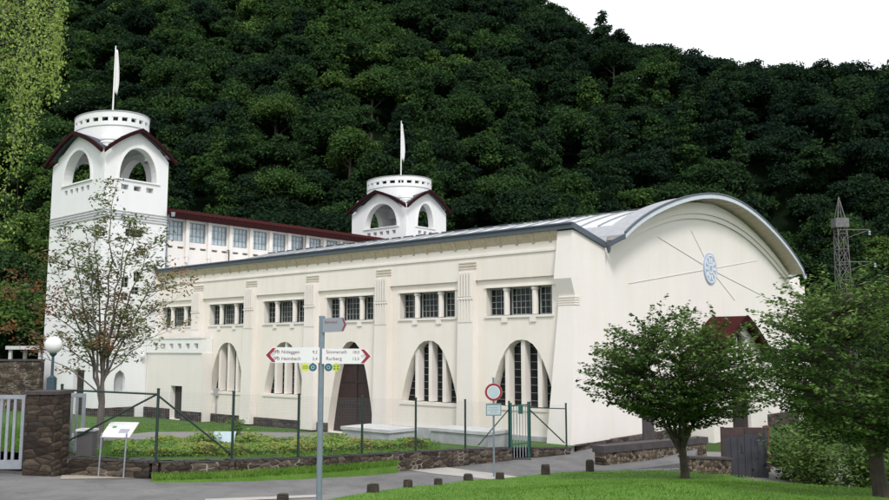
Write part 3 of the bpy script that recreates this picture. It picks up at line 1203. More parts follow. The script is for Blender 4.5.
# ================================================================== towers
def tower(label, t0, t1, s0, s1, arch_t, arch_s, zb, dr, detail):
    """t0..t1 along the gable, s0..s1 along the facade; arch_* = (centre, half width)"""
    O = ((t0 + t1) / 2, (s0 + s1) / 2, zb)
    root = thing('corner_tower', label, 'tower', bw(O[1], O[0], zb), A)
    ZE, ZA = 17.75, 19.62
    tc, sc = O[0], O[1]
    th = .62

    def roofz(d, half):
        q = min(1, abs(d) / half)
        return ZE + (ZA - ZE) * (1 - .66 * q - .34 * q ** 2.4)

    def wall_poly(c, half):
        top = [(c + half * q, roofz(half * q, half * 1.04) - .12) for q in np.linspace(1, -1, 17)]
        return [(c - half, zb), (c + half, zb)] + top

    def arch_hole(c, half):
        pts = []
        for k in range(21):
            a = math.pi * k / 20
            pts.append((c + half * math.cos(a), 16.05 + (18.38 - 16.05) * math.sin(a) ** .9))
        return pts

    def slots(c, half, n):
        r = []
        w = 2 * half / (n * 1.75)
        for k in range(n):
            x = c + (k - (n - 1) / 2) * w * 1.75
            r.append([(x - w / 2, 15.30), (x + w / 2, 15.30), (x + w / 2, 15.66), (x - w / 2, 15.66)])
        return r

    fS = lambda d: (lambda a, b, q: (a, d + q, b))      # wall seen from the gable side
    fT = lambda d: (lambda a, b, q: (d + q, a, b))
    ht, hs_ = (t1 - t0) / 2, (s1 - s0) / 2
    # right face, left face and their opposite numbers
    gh = [arch_hole(*arch_t)] + slots(arch_t[0], arch_t[1], 3)
    lh = [arch_hole(*arch_s)] + slots(arch_s[0], arch_s[1], 5)
    extra_t, extra_s = [], []
    if detail:
        extra_t = [[(-2.5, 12.05), (-1.15, 12.05), (-1.15, 12.58), (-2.5, 12.58)],
                   [(-2.62, 8.5), (-2.1, 8.5), (-2.1, 9.2), (-2.62, 9.2)], [(-1.75, 8.95), (-1.25, 8.95), (-1.25, 9.62), (-1.75, 9.62)],
                   [(-1.85, 8.05), (-1.3, 8.05), (-1.3, 8.55), (-1.85, 8.55)], [(-2.62, 7.6), (-2.1, 7.6), (-2.1, 8.1), (-2.62, 8.1)],
                   [(-2.85, 1.4), (-2.05, 1.4), (-2.05, 2.2), (-2.15, 2.6), (-2.45, 2.85), (-2.75, 2.6), (-2.85, 2.2)]]
        extra_s = [[(38.7 + .8 * k, 12.1), (39.2 + .8 * k, 12.1), (39.2 + .8 * k, 12.95), (38.7 + .8 * k, 12.95)] for k in range(3)]
        extra_s += [[(39.6 + .6 * k, 9.2), (39.9 + .6 * k, 9.2), (39.9 + .6 * k, 9.95), (39.6 + .6 * k, 9.95)] for k in range(2)]
        extra_s += [[(35.75, zb + .01), (37.3, zb + .01), (37.3, 2.85), (35.75, 2.85)]]
    mb = MB()
    mb.panel(wall_poly(tc, ht), gh + extra_t, fS(s0), 0, th)
    mb.panel(wall_poly(tc, ht), [gh[0]], fS(s1), -th, 0)
    mb.build('gable_side_wall', 'tower', root, O)
    mb = MB()
    inner = lambda c, half: [(max(s0 + th + .003, min(s1 - th - .003, p)), z) for p, z in wall_poly(c, half)]
    mb.panel(wall_poly(sc, hs_ - th - .003), lh + extra_s, fT(t0), 0, th)
    mb.panel(wall_poly(sc, hs_ - th - .003), [lh[0]], fT(t1), -th, 0)
    mb.build('front_side_wall', 'tower', root, O)
    mb = MB()
    mb.box(t0 + th, t1 - th, s0 + th, s1 - th, 15.0, 15.15)
    mb.build('belfry_floor', 'tower', root, O)
    # raised frames round the arches
    for nm, hole, fn, sgn in (('arch_frame', arch_t, fS(s0), -1), ('arch_frame', arch_s, fT(t0), -1)):
        c, half = hole
        outer = [(c + (half + .26) * math.cos(math.pi * k / 20), 16.05 + (18.60 - 16.05) * math.sin(math.pi * k / 20) ** .9) for k in range(21)]
        innr = arch_hole(c, half)
        mb = MB()
        mb.panel(outer + list(reversed(innr)), [], fn, -.07, .0 - .001)
        mb.build(nm, 'white', root, O)
        mb = MB()
        mb.panel([(c - half - .3, 15.95), (c + half + .3, 15.95), (c + half + .3, 16.045), (c - half - .3, 16.045)], [], fn, -.1, .1)
        mb.build('sill', 'white', root, O)
    # string courses
    mb = MB()
    for k in range(4):
        z = 13.15 + .19 * k
        mb.box(t0 - .05, t1 + .05, s0 - .05, s0 - .001, z, z + .07)
        mb.box(t0 - .05, t0 - .001, s0, s1, z, z + .07)
    mb.build('string_course', 'concside', root, O)
    # curved gable roofs
    for nm, c, half, fn in (('gable_roof', tc, ht, lambda a, b, q: (a, s0 + q, b)), ('gable_roof', tc, ht, lambda a, b, q: (a, s1 - q, b)),
                            ('gable_roof', sc, hs_, lambda a, b, q: (t0 + q, a, b)), ('gable_roof', sc, hs_, lambda a, b, q: (t1 - q, a, b))):
        H = half * 1.06 + .1
        cs = np.linspace(-half + .32, half - .32, 25)
        up = [(c + d, roofz(d, H) + .05) for d in cs]
        lo = [(c + d, roofz(d, H) - .11) for d in reversed(cs)]
        mb = MB()
        mb.panel(up + lo, [], fn, -.34, 1.3 if half < 3.2 else 1.1)
        r_ = mb.build(nm, 'slatetop', root, O)
        cs = np.linspace(-H, H, 25)
        up = [(c + d, roofz(d, H) + .11) for d in cs]
        lo = [(c + d, roofz(d, H) - .18) for d in reversed(cs)]
        mb = MB()
        mb.panel(up + lo, [], fn, -.55, -.345)
        mb.build('verge', 'maroon', r_, O)
    # corner caps
    for (a, b) in ((t0 + .8, s0 + .8), (t1 - .74, s0 + .78), (t0 + .78, s1 - .78), (t1 - .78, s1 - .78)):
        mb = MB()
        mb.lathe([(.72, 17.7), (.72, 18.45), (.76, 18.47), (.76, 18.55), (.71, 18.57), (.71, 18.68), (.76, 18.7), (.76, 18.78), (.71, 18.8), (.71, 18.9), (.6, 19.08), (.35, 19.2), (0, 19.24)], a, b, 20)
        mb.build('corner_cap', 'tower', root, O, smooth=True)
    # oval crown with a ring of slots
    ra, rb = dr                      # half axes along t and s
    mb = MB()
    mb.lathe([(1.0, 18.5), (1.0, 20.33), (.93, 20.33), (.93, 18.5)], tc, sc, 64, ra, rb)
    mb.lathe([(1.0, 20.62), (1.0, 21.02), (.93, 21.02), (.93, 20.62), (1.0, 20.62)], tc, sc, 64, ra, rb)
    n = 24
    for k in range(n):
        a0 = 2 * math.pi * (k + .12) / n
        a1 = 2 * math.pi * (k + .50) / n
        p = []
        for z in (20.325, 20.625):
            for (a, r) in ((a0, .998), (a1, .998), (a1, .932), (a0, .932)):
                p.append((tc + ra * r * math.cos(a), sc + rb * r * math.sin(a), z))
        mb.hexa(p)
    cr = mb.build('crown', 'tower', root, O, smooth=True)
    mb = MB()
    mb.lathe([(1.015, 21.022), (1.015, 21.08), (.91, 21.08), (.91, 21.022), (1.015, 21.022)], tc, sc, 64, ra, rb)
    mb.lathe([(1.012, 19.98), (1.012, 20.03), (1.0, 20.05)], tc, sc, 64, ra, rb)
    mb.build('coping', 'concside', cr, O, smooth=True)
    mb = MB()
    mb.lathe([(.95, 18.75), (0, 18.75)], tc, sc, 48, ra, rb)
    mb.build('crown_deck', 'concside', cr, O)
    if detail:
        mb = MB()
        mb.box(-2.5, -1.15, s0 + .25, s0 + .28, 12.05, 12.58)
        w = mb.build('window', 'glass', root, O)
        mb = MB()
        for k in (1, 2):
            x = -2.5 + 1.35 * k / 3
            mb.box(x - .02, x + .02, s0 + .21, s0 + .248, 12.05, 12.58)
        mb.build('glazing_bars', 'gbars', w, O)
        for e in extra_t[1:5]:
            mb = MB()
            mb.box(e[0][0], e[1][0], s0 + .16, s0 + .2, e[0][1], e[2][1])
            w = mb.build('window', 'glass', root, O)
            mb = MB()
            xm, zm = (e[0][0] + e[1][0]) / 2, (e[0][1] + e[2][1]) / 2
            mb.box(xm - .02, xm + .02, s0 + .13, s0 + .158, e[0][1], e[2][1])
            mb.box(e[0][0], e[1][0], s0 + .128, s0 + .156, zm - .02, zm + .02)
            mb.build('glazing_bars', 'bars', w, O)
        for e in extra_s[:5]:
            mb = MB()
            mb.box(t0 + .3, t0 + .33, e[0][0], e[1][0], e[0][1], e[2][1])
            mb.build('window', 'glass', root, O)
        mb = MB()
        mb.box(t0 + .3, t0 + .35, 35.75, 37.3, zb, 2.85)
        mb.build('door', 'darkdoor', root, O)
        mb = MB()
        mb.box(-2.85, -2.05, s0 + .3, s0 + .33, 1.4, 2.85)
        mb.build('niche_back', 'concside', root, O)
        mb = MB()
        mb.lathe([(0, 3.62), (.1, 3.66), (.16, 3.78), (.16, 3.9), (.1, 4.02), (0, 4.06)], -.95, s0 - .22, 14)
        mb.tube([(-.95, s0, 4.15), (-.95, s0 - .22, 4.15), (-.95, s0 - .22, 4.03)], .03, 6)
        mb.build('wall_lamp', 'globe', root, O, smooth=True)
        mb = MB()
        mb.box(t0 - .1, t0 - .001, s0, 35.7, zb, .35)
        mb.box(t0 - .1, t0 - .001, 37.35, s1, zb, .35)
        mb.box(t0 - .1, -1.34, s0 - .1, s0 - .001, zb, .35)
        mb.build('plinth', 'plinth', root, O)
    return root


tower('tall white square tower with open arched belfry and oval crown, at the left end',
      -4.22, .62, 34.3, 42.1, (-1.74, 1.42), (38.2, 2.02), -.4, (2.32, 3.35), True)
tower('white tower seen only by its belfry and oval crown above the pale hall roof',
      25.8, 31.6, 34.3, 41.8, (28.5, 1.15), (37.65, 2.15), 0.0, (2.95, 3.5), False)


def flagpole(label, s_, t_, z0, z1, zf0, zf1):
    p = bw(s_, t_, z0)
    root = thing('flagpole', label, 'flagpole', p, 0, 'flagpoles on the towers')
    h = z1 - z0
    mb = MB()
    mb.tube([(0, 0, 0), (0, 0, h)], [.065, .045], 8)
    mb.lathe([(0, h + .14), (.07, h + .07), (0, h)], 0, 0, 10)
    mb.build('pole', 'white', root)
    # hanging flag: folded cloth
    mb = MB()
    n, m_ = 9, 14
    for j in range(m_ + 1):
        f = j / m_
        z = (zf1 - z0) - (zf1 - zf0) * f
        wdt = .36 * (0.25 + .75 * math.sin(min(1, f * 1.15) * math.pi * .55)) * (1 - .5 * max(0, f - .75) * 4 * .6)
        for i in range(n + 1):
            g_ = i / n
            mb.v.append((.05 + wdt * g_, .10 * math.sin(g_ * 9 + f * 2) * (.4 + g_), z - .35 * g_ * f))
    for j in range(m_):
        for i in range(n):
            a = j * (n + 1) + i
            mb.f.append((a, a + 1, a + n + 2, a + n + 1))
    fl = mb.build('flag', 'flag', root, smooth=True)
    sol = fl.modifiers.new('thickness', 'SOLIDIFY')
    sol.thickness = .015
    return root


flagpole('white flagpole with hanging white flag on the tall left tower', 38.2, -1.8, 19.5, 26.7, 23.3, 26.5)
flagpole('white flagpole with hanging white flag on the tower behind the hall roof', 37.8, 28.7, 19.5, 27.2, 23.4, 27.0)

# ================================================================== glazed gallery between the towers
GO = (13.2, 38.0, 0.0)
gal = thing('gallery_wing', 'pale gallery wing with a row of large bluish windows under a maroon tiled eave', 'building', bw(38.0, 13.2), A)
GS = 34.55
P0, PITCHG = 1.48, 1.905
gw = []
for k in range(13):
    c = P0 + PITCHG * k
    gw.append(c)
holes = [[(c - .70, 12.12), (c + .70, 12.12), (c + .70, 13.62), (c - .70, 13.62)] for c in gw]
for c in gw:
    for q in (-.38, .52):
        holes.append([(c + q - .26, 11.58), (c + q + .26, 11.58), (c + q + .26, 11.74), (c + q - .26, 11.74)])
mb = MB()
mb.panel([(.66, 0), (25.7, 0), (25.7, 14.0), (.66, 14.0)], holes, gab_fn, GS, GS + .4)
mb.build('wall', 'rose', gal, GO)
mb = MB()
mb.box(.7, 25.7, GS + .41, GS + .5, 11.4, 11.9)
mb.box(.7, 25.7, 41.2, 41.5, 0, 14)
mb.build('rear_wall', 'rose', gal, GO)
for c in gw:
    mb = MB()
    for (a, b, q0, q1) in ((c - .70, c - .65, 12.12, 13.62), (c + .65, c + .70, 12.12, 13.62), (c - .65, c + .65, 12.12, 12.18), (c - .65, c + .65, 13.56, 13.62)):
        mb.box(a, b, GS + .12, GS + .2, q0, q1)
    w = mb.build('window', 'gbars', gal, GO)
    mb = MB()
    mb.box(c - .67, c + .67, GS + .19, GS + .21, 12.15, 13.6)
    mb.build('pane', 'skyglass', w, GO)
    mb = MB()
    for x in (-.34, 0, .34):
        mb.box(c + x - .014, c + x + .014, GS + .15, GS + .188, 12.19, 13.55)
    for z in (12.62, 13.2):
        mb.box(c - .65, c + .65, GS + .148, GS + .186, z - .014, z + .014)
    mb.build('glazing_bars', 'gbars', w, GO)
for k in range(14):
    c = P0 - PITCHG / 2 + PITCHG * k
    if c < .8 or c > 25.6:
        continue
    mb = MB()
    mb.box(c - .15, c + .15, GS - .20, GS - .001, 11.0, 13.75)
    mb.box(c - .22, c + .22, GS - .28, GS - .001, 13.752, 13.98)
    mb.box(c - .1, c + .1, GS - .18, GS - .001, 10.6, 10.998)
    mb.build('pilaster', 'rose', gal, GO)
mb = MB()
mb.hexa([(.64, GS - .62, 13.9), (25.75, GS - .62, 13.9), (25.75, 38, 14.75), (.64, 38, 14.75),
         (.64, GS - .62, 14.02), (25.75, GS - .62, 14.02), (25.75, 38, 15.0), (.64, 38, 15.0)])
mb.hexa([(.64, 38, 14.75), (25.75, 38, 14.75), (25.75, 42, 13.9), (.64, 42, 13.9),
         (.64, 38, 15.0), (25.75, 38, 15.0), (25.75, 42, 14.02), (.64, 42, 14.02)])
rf = mb.build('roof', 'maroon', gal, GO)
mb = MB()
mb.box(.64, 25.75, GS - .68, GS - .621, 13.66, 14.06)
mb.build('eave_board', 'maroon', rf, GO)
mb = MB()
for x in np.arange(.8, 25.7, .36):
    mb.tube([(x, GS - .7, 14.09), (x, 37.9, 15.04)], .07, 6)
mb.build('ridge_tiles', 'redtile', rf, GO)
mb = MB()
mb.tube([(.8, GS - .78, 13.9), (.8, GS - .4, 13.5), (.8, GS - .12, 13.3), (.8, GS - .12, 9.2)], .06, 8)
mb.lathe([(.12, 13.75), (.16, 14.05)], .8, GS - .8, 10)
mb.build('downpipe', 'steel', gal, GO)
for pts_, r_ in (([(6.0, GS - .1, 11.8), (6.0, GS - .3, 11.8), (6.0, GS - .3, 10.0)], .05),
                 ([(12.6, GS - .5, 9.8), (13.0, GS - .5, 13.9)], .03), ([(13.0, GS - .5, 9.8), (13.4, GS - .5, 13.9)], .03)):
    mb = MB()
    mb.tube(pts_, r_, 6)
    mb.build('service_pipe', 'dark', gal, GO)


# ================================================================== low stone wall, fence, gates
POSTS = [(64, .0), (160, 0), (235, 0), (300, 0), (363, 0), (416, 0), (465, 0), (508.5, 0), (529, 0), (565, 0)]


lw = thing('stone_wall', 'low dark slate stone wall carrying the wire mesh fence along the road', 'wall', fence_at(300))
LO = tuple(fence_at(300))
def wall_run(pxs):
    mb = MB()
    rr = random.Random(3)
    pts = [fence_at(p) for p in pxs]
    for a, b in zip(pts[:-1], pts[1:]):
        d = (b - a)
        d.z = 0
        nrm = Vector((d.y, -d.x, 0)).normalized() * .19
        za = road_z(a.x, a.y) - .25
        zb = road_z(b.x, b.y) - .25
        f_ = lambda p, s_, z: (p.x + nrm.x * s_, p.y + nrm.y * s_, z)
        mb.hexa([f_(a, 1.1, za), f_(b, 1.1, zb), f_(b, -1, zb), f_(a, -1, za),
                 f_(a, 1, a.z - .08), f_(b, 1, b.z - .08), f_(b, -1, b.z - .08), f_(a, -1, a.z - .08)])
    return mb


wall_run(list(range(61, 508, 6)) + [508]).build('wall', 'stone', lw, LO)
wall_run([529, 538, 548, 558, 566]).build('wall', 'stone', lw, LO)
mb = MB()
rr = random.Random(5)
for seg in (list(range(61, 505, 5)), list(range(530, 566, 5))):
    for p in seg:
        a, b = fence_at(p + .3), fence_at(p + 4.8)
        d = b - a
        d.z = 0
        nrm = Vector((d.y, -d.x, 0)).normalized() * (.205 + rr.uniform(-.02, .02))
        h = rr.uniform(-.055, -.015)
        f_ = lambda q, s_, z: (q.x + nrm.x * s_, q.y + nrm.y * s_, z)
        mb.hexa([f_(a, 1, a.z - .079), f_(b, 1, b.z - .079), f_(b, -1, b.z - .079), f_(a, -1, a.z - .079),
                 f_(a, 1, a.z + h), f_(b, 1, b.z + h), f_(b, -1, b.z + h), f_(a, -1, a.z + h)])
mb.build('coping', 'coping', lw, LO)

fe = thing('mesh_fence', 'dark green wire mesh fence with posts and braces on the low stone wall', 'fence', fence_at(300))
FH = 1.72
tops = {}
for px, _ in POSTS:
    p = fence_at(px)
    tops[px] = p + Vector((0, 0, FH))
    mb = MB()
    mb.tube([p - Vector((0, 0, .1)), p + Vector((0, 0, FH + .04))], .038, 8)
    mb.lathe([(.045, p.z + FH + .03), (.045, p.z + FH + .06), (0, p.z + FH + .075)], p.x, p.y, 8)
    mb.build('post', 'polegreen', fe, LO)
def lerp(a, b, k):
    return a + (b - a) * k


for (a, ka, za), (b, kb_, zb) in [((160, 0, .96), (64, .0, .12)), ((160, 0, .93), (235, 0, .05)), ((508.5, 0, .85), (478, 0, .05)), ((529, 0, .85), (563, 0, .08))]:
    pa_, pb_ = fence_at(a) + Vector((0, 0, FH * za)), fence_at(b) + Vector((0, 0, FH * zb))
    mb = MB()
    mb.tube([pa_, pb_], .026, 6)
    mb.build('brace', 'polegreen', fe, LO)
mb = MB()
mb.tube([fence_at(64) + Vector((0, 0, FH * .95)), fence_at(160) + Vector((0, 0, FH * .95))], .026, 6)
mb.build('rail', 'polegreen', fe, LO)
mb = MB()
mb.tube([fence_at(529) + Vector((0, 0, FH * .9)), fence_at(565) + Vector((0, 0, FH * .9))], .022, 6)
mb.build('rail', 'polegreen', fe, LO)
plist = [p[0] for p in POSTS]
for a, b in zip(plist[:-1], plist[1:]):
    if (a, b) == (508.5, 529):
        continue
    mb = MB()
    pa_, pb_ = fence_at(a), fence_at(b)
    L = (pb_ - pa_).length
    n = int(L / .06)
    for k in range(1, n):
        q = lerp(pa_, pb_, k / n)
        mb.tube([q + Vector((0, 0, .05)), q + Vector((0, 0, FH))], 0.0013, 3, cap=False)
    for z in np.arange(.06, FH + .01, .06):
        r_ = .004 if z > FH - .03 else .0013
        mb.tube([pa_ + Vector((0, 0, z)), pb_ + Vector((0, 0, z))], r_, 3, cap=False)
    mb.build('wire_mesh', 'steel', fe, LO)

# pedestrian gate in the fence
g0, g1 = fence_at(510), fence_at(527.3)
gz = min(road_z(g0.x, g0.y), g0.z - .25)
gate = thing('garden_gate', 'narrow teal green barred metal gate set in the wire mesh fence', 'gate', Vector((g0.x, g0.y, gz)))
GOx = (g0.x, g0.y, gz)
for p in (g0, g1):
    mb = MB()
    mb.tube([Vector((p.x, p.y - .12, gz - .1)), Vector((p.x, p.y - .12, g0.z + FH))], .062, 4)
    mb.build('gate_post', 'gategreen', gate, GOx)
for z in (g0.z + FH - .12, g0.z + .10):
    mb = MB()
    mb.tube([Vector((g0.x, g0.y - .12, z)), Vector((g1.x, g1.y - .12, z))], .045, 4)
    mb.build('gate_rail', 'gategreen', gate, GOx)
mb = MB()
mb.box((g0.x + g1.x) / 2 - .09, (g0.x + g1.x) / 2 + .09, g0.y - .3, g0.y - .2, g0.z + FH - .42, g0.z + FH - .1)
mb.build('gate_plate', 'gategreen', gate, GOx)
mb = MB()
for k in range(1, 6):
    q = lerp(g0, g1, k / 6)
    mb.tube([Vector((q.x, q.y - .12, gz + .06)), Vector((q.x, q.y - .12, g0.z + FH - .1))], .020, 6)
mb.build('gate_bars', 'silver', gate, GOx)
# step under the gate
mb = MB()
mb.box(g0.x - .05, g1.x + .05, g0.y - .1, g0.y + .6, gz - .4, gz + .02)
tag(mb.build('stone_step', 'coping'), 'dark stone step under the narrow teal gate', 'step')

# gate pillar, sliding gate and its other leaf
PY = 21.7
def pxx(px, Y):
    return (px - 444.5) / 858.0 * Y


def pz(py, Y):
    return at(444.5, py, Y).z


x0, x1 = pxx(31, PY), pxx(61.5, PY)
pil = thing('gate_pillar', 'square brown stone pillar with flat coping between sliding gate and mesh fence', 'pillar', ((x0 + x1) / 2, PY, road_z(x0, PY) - .1))
OO = ((x0 + x1) / 2, PY, road_z(x0, PY) - .1)
mb = MB()
mb.box(x0, x1, PY - .1, PY + .7, OO[2], pz(394.5, PY))
mb.build('shaft', 'brick', pil, OO)
mb = MB()
mb.box(x0 - .05, x1 + .05, PY - .15, PY + .75, pz(394.4, PY), pz(391.2, PY))
mb.build('coping', 'coping', pil, OO)


def bar_gate(label, xa, xb, Y, za, zb, nb, ya=None):
    o = ((xa + xb) / 2, Y, za)
    g_ = thing('barred_gate', label, 'gate', o)
    mb = MB()
    mb.box(xa, xb, Y - .03, Y + .03, zb - .10, zb)
    mb.box(xa, xb, Y - .03, Y + .03, za, za + .22)
    for x in (xa, xb - .08):
        mb.box(x, x + .08, Y - .03, Y + .03, za + .22, zb - .10)
    mb.build('gate_frame', 'silver', g_, o)
    mb = MB()
    for k in range(1, nb):
        x = xa + .08 + (xb - xa - .16) * k / nb
        mb.box(x - .035, x + .035, Y - .02, Y + .02, za + .22, zb - .10)
    mb.build('gate_bars', 'silver', g_, o)
    return g_


bar_gate('wide silver barred sliding gate left of the stone pillar', pxx(-140, 21.9), pxx(28.5, 21.9), 21.9, pz(469, 21.9), pz(395, 21.9), 24)
g2 = bar_gate('silver barred gate leaf standing behind the mesh fence beside the pillar', pxx(66, 23.2), pxx(88, 23.2), 23.2, pz(455, 23.2), pz(393.5, 23.2), 3)

# globe lamp
LY = 23.5
lx = pxx(53.3, LY)
lb = yard_z(lx, LY)
lamp = thing('street_lamp', 'white globe lamp on a slim blue grey pole behind the stone pillar', 'lamp', (lx, LY, lb))
cz = pz(345, LY)
mb = MB()
mb.tube([(0, 0, -.1), (0, 0, .9), (0, 0, cz - lb - .2)], [.055, .05, .035], 10)
mb.lathe([(.03, cz - lb - .32), (.09, cz - lb - .26), (.10, cz - lb - .2)], 0, 0, 14)
mb.build('pole', 'lampole', lamp)
mb = MB()
r_ = .235
mb.lathe([(r_ * math.sin(math.pi * k / 16), cz - lb - r_ * math.cos(math.pi * k / 16)) for k in range(17)], 0, 0, 24)
mb.build('globe', 'globe', lamp, smooth=True)
mb = MB()
zb_ = pz(384, LY) - lb
mb.box(-.10, .10, -.09, .09, zb_ - .17, zb_ + .17)
mb.lathe([(.11, zb_ + .171), (.05, zb_ + .23)], 0, 0, 12)
mb.build('switch_box', 'lampole', lamp)

# information lectern and grey box
p1, p2 = on_ground(98.3, 476.5, road_z), on_ground(123.3, 478, road_z)
ib = thing('information_board', 'white tilted information board on two slim steel legs in front of the low wall', 'sign', (p1 + p2) / 2)
o_ = (p1 + p2) / 2
dx = (p2 - p1).normalized()
zt = pz(437, p1.y)
for p in (p1, p2):
    mb = MB()
    mb.tube([p - Vector((0, 0, .05)), Vector((p.x + .03, p.y + .02, zt + .1))], .022, 8)
    mb.build('leg', 'steel', ib, tuple(o_))
bl, br = Vector((p1.x - .0, p1.y, zt)), Vector((p2.x + .1, p2.y, zt))
up = Vector((.14, .28, .36))
mb = MB()
nn = (br - bl).cross(up).normalized() * .03
mb.hexa([bl, br, br + up, bl + up, bl - nn, br - nn, br + up - nn, bl + up - nn])
pn = mb.build('board', 'paper', ib, tuple(o_))
def patch(mb, u0, u1, v0, v1):
    q = lambda u, v: bl + (br - bl) * u + up * v + nn * .12
    mb.hexa([q(u0, v0) - nn * .11, q(u1, v0) - nn * .11, q(u1, v1) - nn * .11, q(u0, v1) - nn * .11, q(u0, v0), q(u1, v0), q(u1, v1), q(u0, v1)])


mb = MB()
patch(mb, .52, .86, .28, .55)
mb.build('photo_print', 'greyink', pn, tuple(o_))
mb = MB()
patch(mb, .2, .34, .6, .72)
mb.build('logo_print', 'badgegreen', pn, tuple(o_))

q1, q2 = on_ground(75.5, 474.5, road_z), on_ground(92.5, 474.5, road_z)
bx = thing('cabinet', 'brown grey metal cabinet with pale lid standing on two legs beside information board', 'cabinet', (q1 + q2) / 2)
o_ = (q1 + q2) / 2
yb = q1.y + .1
za, zb2 = pz(457, yb), pz(431, yb)
mb = MB()
mb.box(q1.x, q2.x + .06, yb - .12, yb + .18, za, zb2)
mb.build('housing', 'boxgrey', bx, tuple(o_))
mb = MB()
mb.box(q1.x - .03, q2.x + .09, yb - .15, yb + .2, zb2 + .002, zb2 + .06)
mb.build('lid', 'paper', bx, tuple(o_))
for q in (q1, q2):
    mb = MB()
    mb.box(q.x, q.x + .06, yb, yb + .06, q.z - .05, za - .001)
    mb.build('leg', 'coping', bx, tuple(o_))

# ================================================================== signs
SY = 14.0
sx = pxx(321.5, SY)
sz0 = road_z(sx, SY)
sp = thing('signpost', 'tall grey direction signpost with two white arrow boards and a small arrow board painted in shade', 'signpost', (sx, SY, sz0))
h = pz(318, SY) - sz0
mb = MB()
mb.tube([(0, 0, -.2), (0, 0, h)], .048, 14)
mb.lathe([(.052, h), (.052, h + .03), (0, h + .04)], 0, 0, 14)
mb.build('pole', 'signpole', sp)
PPM = 858.0 / SY


def arrow_board(sgn, L, zc, hh, tip, face, rim, dz=0.0, tilt=0.0):
    """arrow plate from the pole outwards; returns the board part"""
    y = -.075
    pts = [(0.02 * sgn, zc - hh), ((L - tip) * sgn, zc - hh + tilt), (L * sgn, zc + tilt), ((L - tip) * sgn, zc + hh + tilt), (0.02 * sgn, zc + hh)]
    if sgn < 0:
        pts = list(reversed(pts))
    mb = MB()
    mb.panel(pts, [], lambda a, b, q: (a, y + q, b), 0, .022)
    b_ = mb.build('arrow_board', face, sp)
    mb = MB()
    th = .055 if tip > .08 else .022
    ch = [((L - tip - .005) * sgn, zc - hh + .012 + tilt), ((L - .015) * sgn, zc + tilt), ((L - tip - .005) * sgn, zc + hh - .012 + tilt),
          ((L - tip - .005 - th) * sgn, zc + hh - .012 + tilt), ((L - .015 - th * 1.25) * sgn, zc + tilt), ((L - tip - .005 - th) * sgn, zc - hh + .012 + tilt)]
    mb.panel(ch, [], lambda a, b, q: (a, y + q, b), -.003, -.0005)
    mb.build('chevron', rim, b_)
    return b_


rotx = (math.pi / 2, 0, 0)
z1 = pz(355, SY) - sz0
lft = arrow_board(-1, 55.5 / PPM, z1, .125, .115, 'sign', 'red')
rgt = arrow_board(1, 50.5 / PPM, z1 - .02, .122, .115, 'sign', 'red', tilt=-.0)
sm = arrow_board(1, 25.5 / PPM, pz(325.5, SY) - sz0, .115, .055, 'signshade', 'darkred', tilt=.015)


def bicycle(parent, cx, cz, r, mat='ink'):
    mb = MB()
    for k in (-1, 1):
        n = 14
        c = (cx + k * r * 1.25, cz)
        po = [(c[0] + r * math.cos(2 * math.pi * j / n), c[1] + r * math.sin(2 * math.pi * j / n)) for j in range(n)]
        pi2 = [(c[0] + r * .68 * math.cos(2 * math.pi * j / n), c[1] + r * .68 * math.sin(2 * math.pi * j / n)) for j in range(n)]
        mb.panel(po, [pi2], lambda a, b, q: (a, -.075 + q, b), -.003, -.0005)
    for (a, b) in [((cx - r * 1.25, cz), (cx - r * .4, cz + r * 1.2)), ((cx - r * .4, cz + r * 1.2), (cx + r * .8, cz + r * 1.3)), ((cx + r * 1.25, cz), (cx + r * .7, cz + r * 1.7)), ((cx - r * .6, cz + .0), (cx + r * .8, cz + r * 1.2))]:
        mb.tube([(a[0], -.0765, a[1]), (b[0], -.0765, b[1])], r * .13, 4)
    return mb.build('bicycle_symbol', mat, parent)


for parent, rows, x_icon, x_txt, x_num in ((lft, [('Nideggen', '9,2'), ('Heimbach', '2,4')], -.72, -.64, -.135),
                                           (rgt, [('Simmerath', '18,0'), ('Rurberg', '12,5')], None, .085, .51)):
    for k, (nm, km) in enumerate(rows):
        zz = z1 + (.024 if k == 0 else -.083)
        text_obj('lettering', nm, .078, 'ink', parent, (x_txt, -.0765, zz), rotx, .0008)
        text_obj('lettering', km, .068, 'ink', parent, (x_num, -.0765, zz), rotx, .0008)
        if x_icon is not None:
            bicycle(parent, x_icon, zz + .025, .024)
bicycle(lft, -.805, z1, .022, 'greyink')
bicycle(rgt, .70, z1 - .02, .020, 'greyink')
text_obj('lettering', 'Bahnhof', .062, 'darkred', sm, (.055, -.0765, pz(325, SY) - sz0 + .025), rotx, .0008)
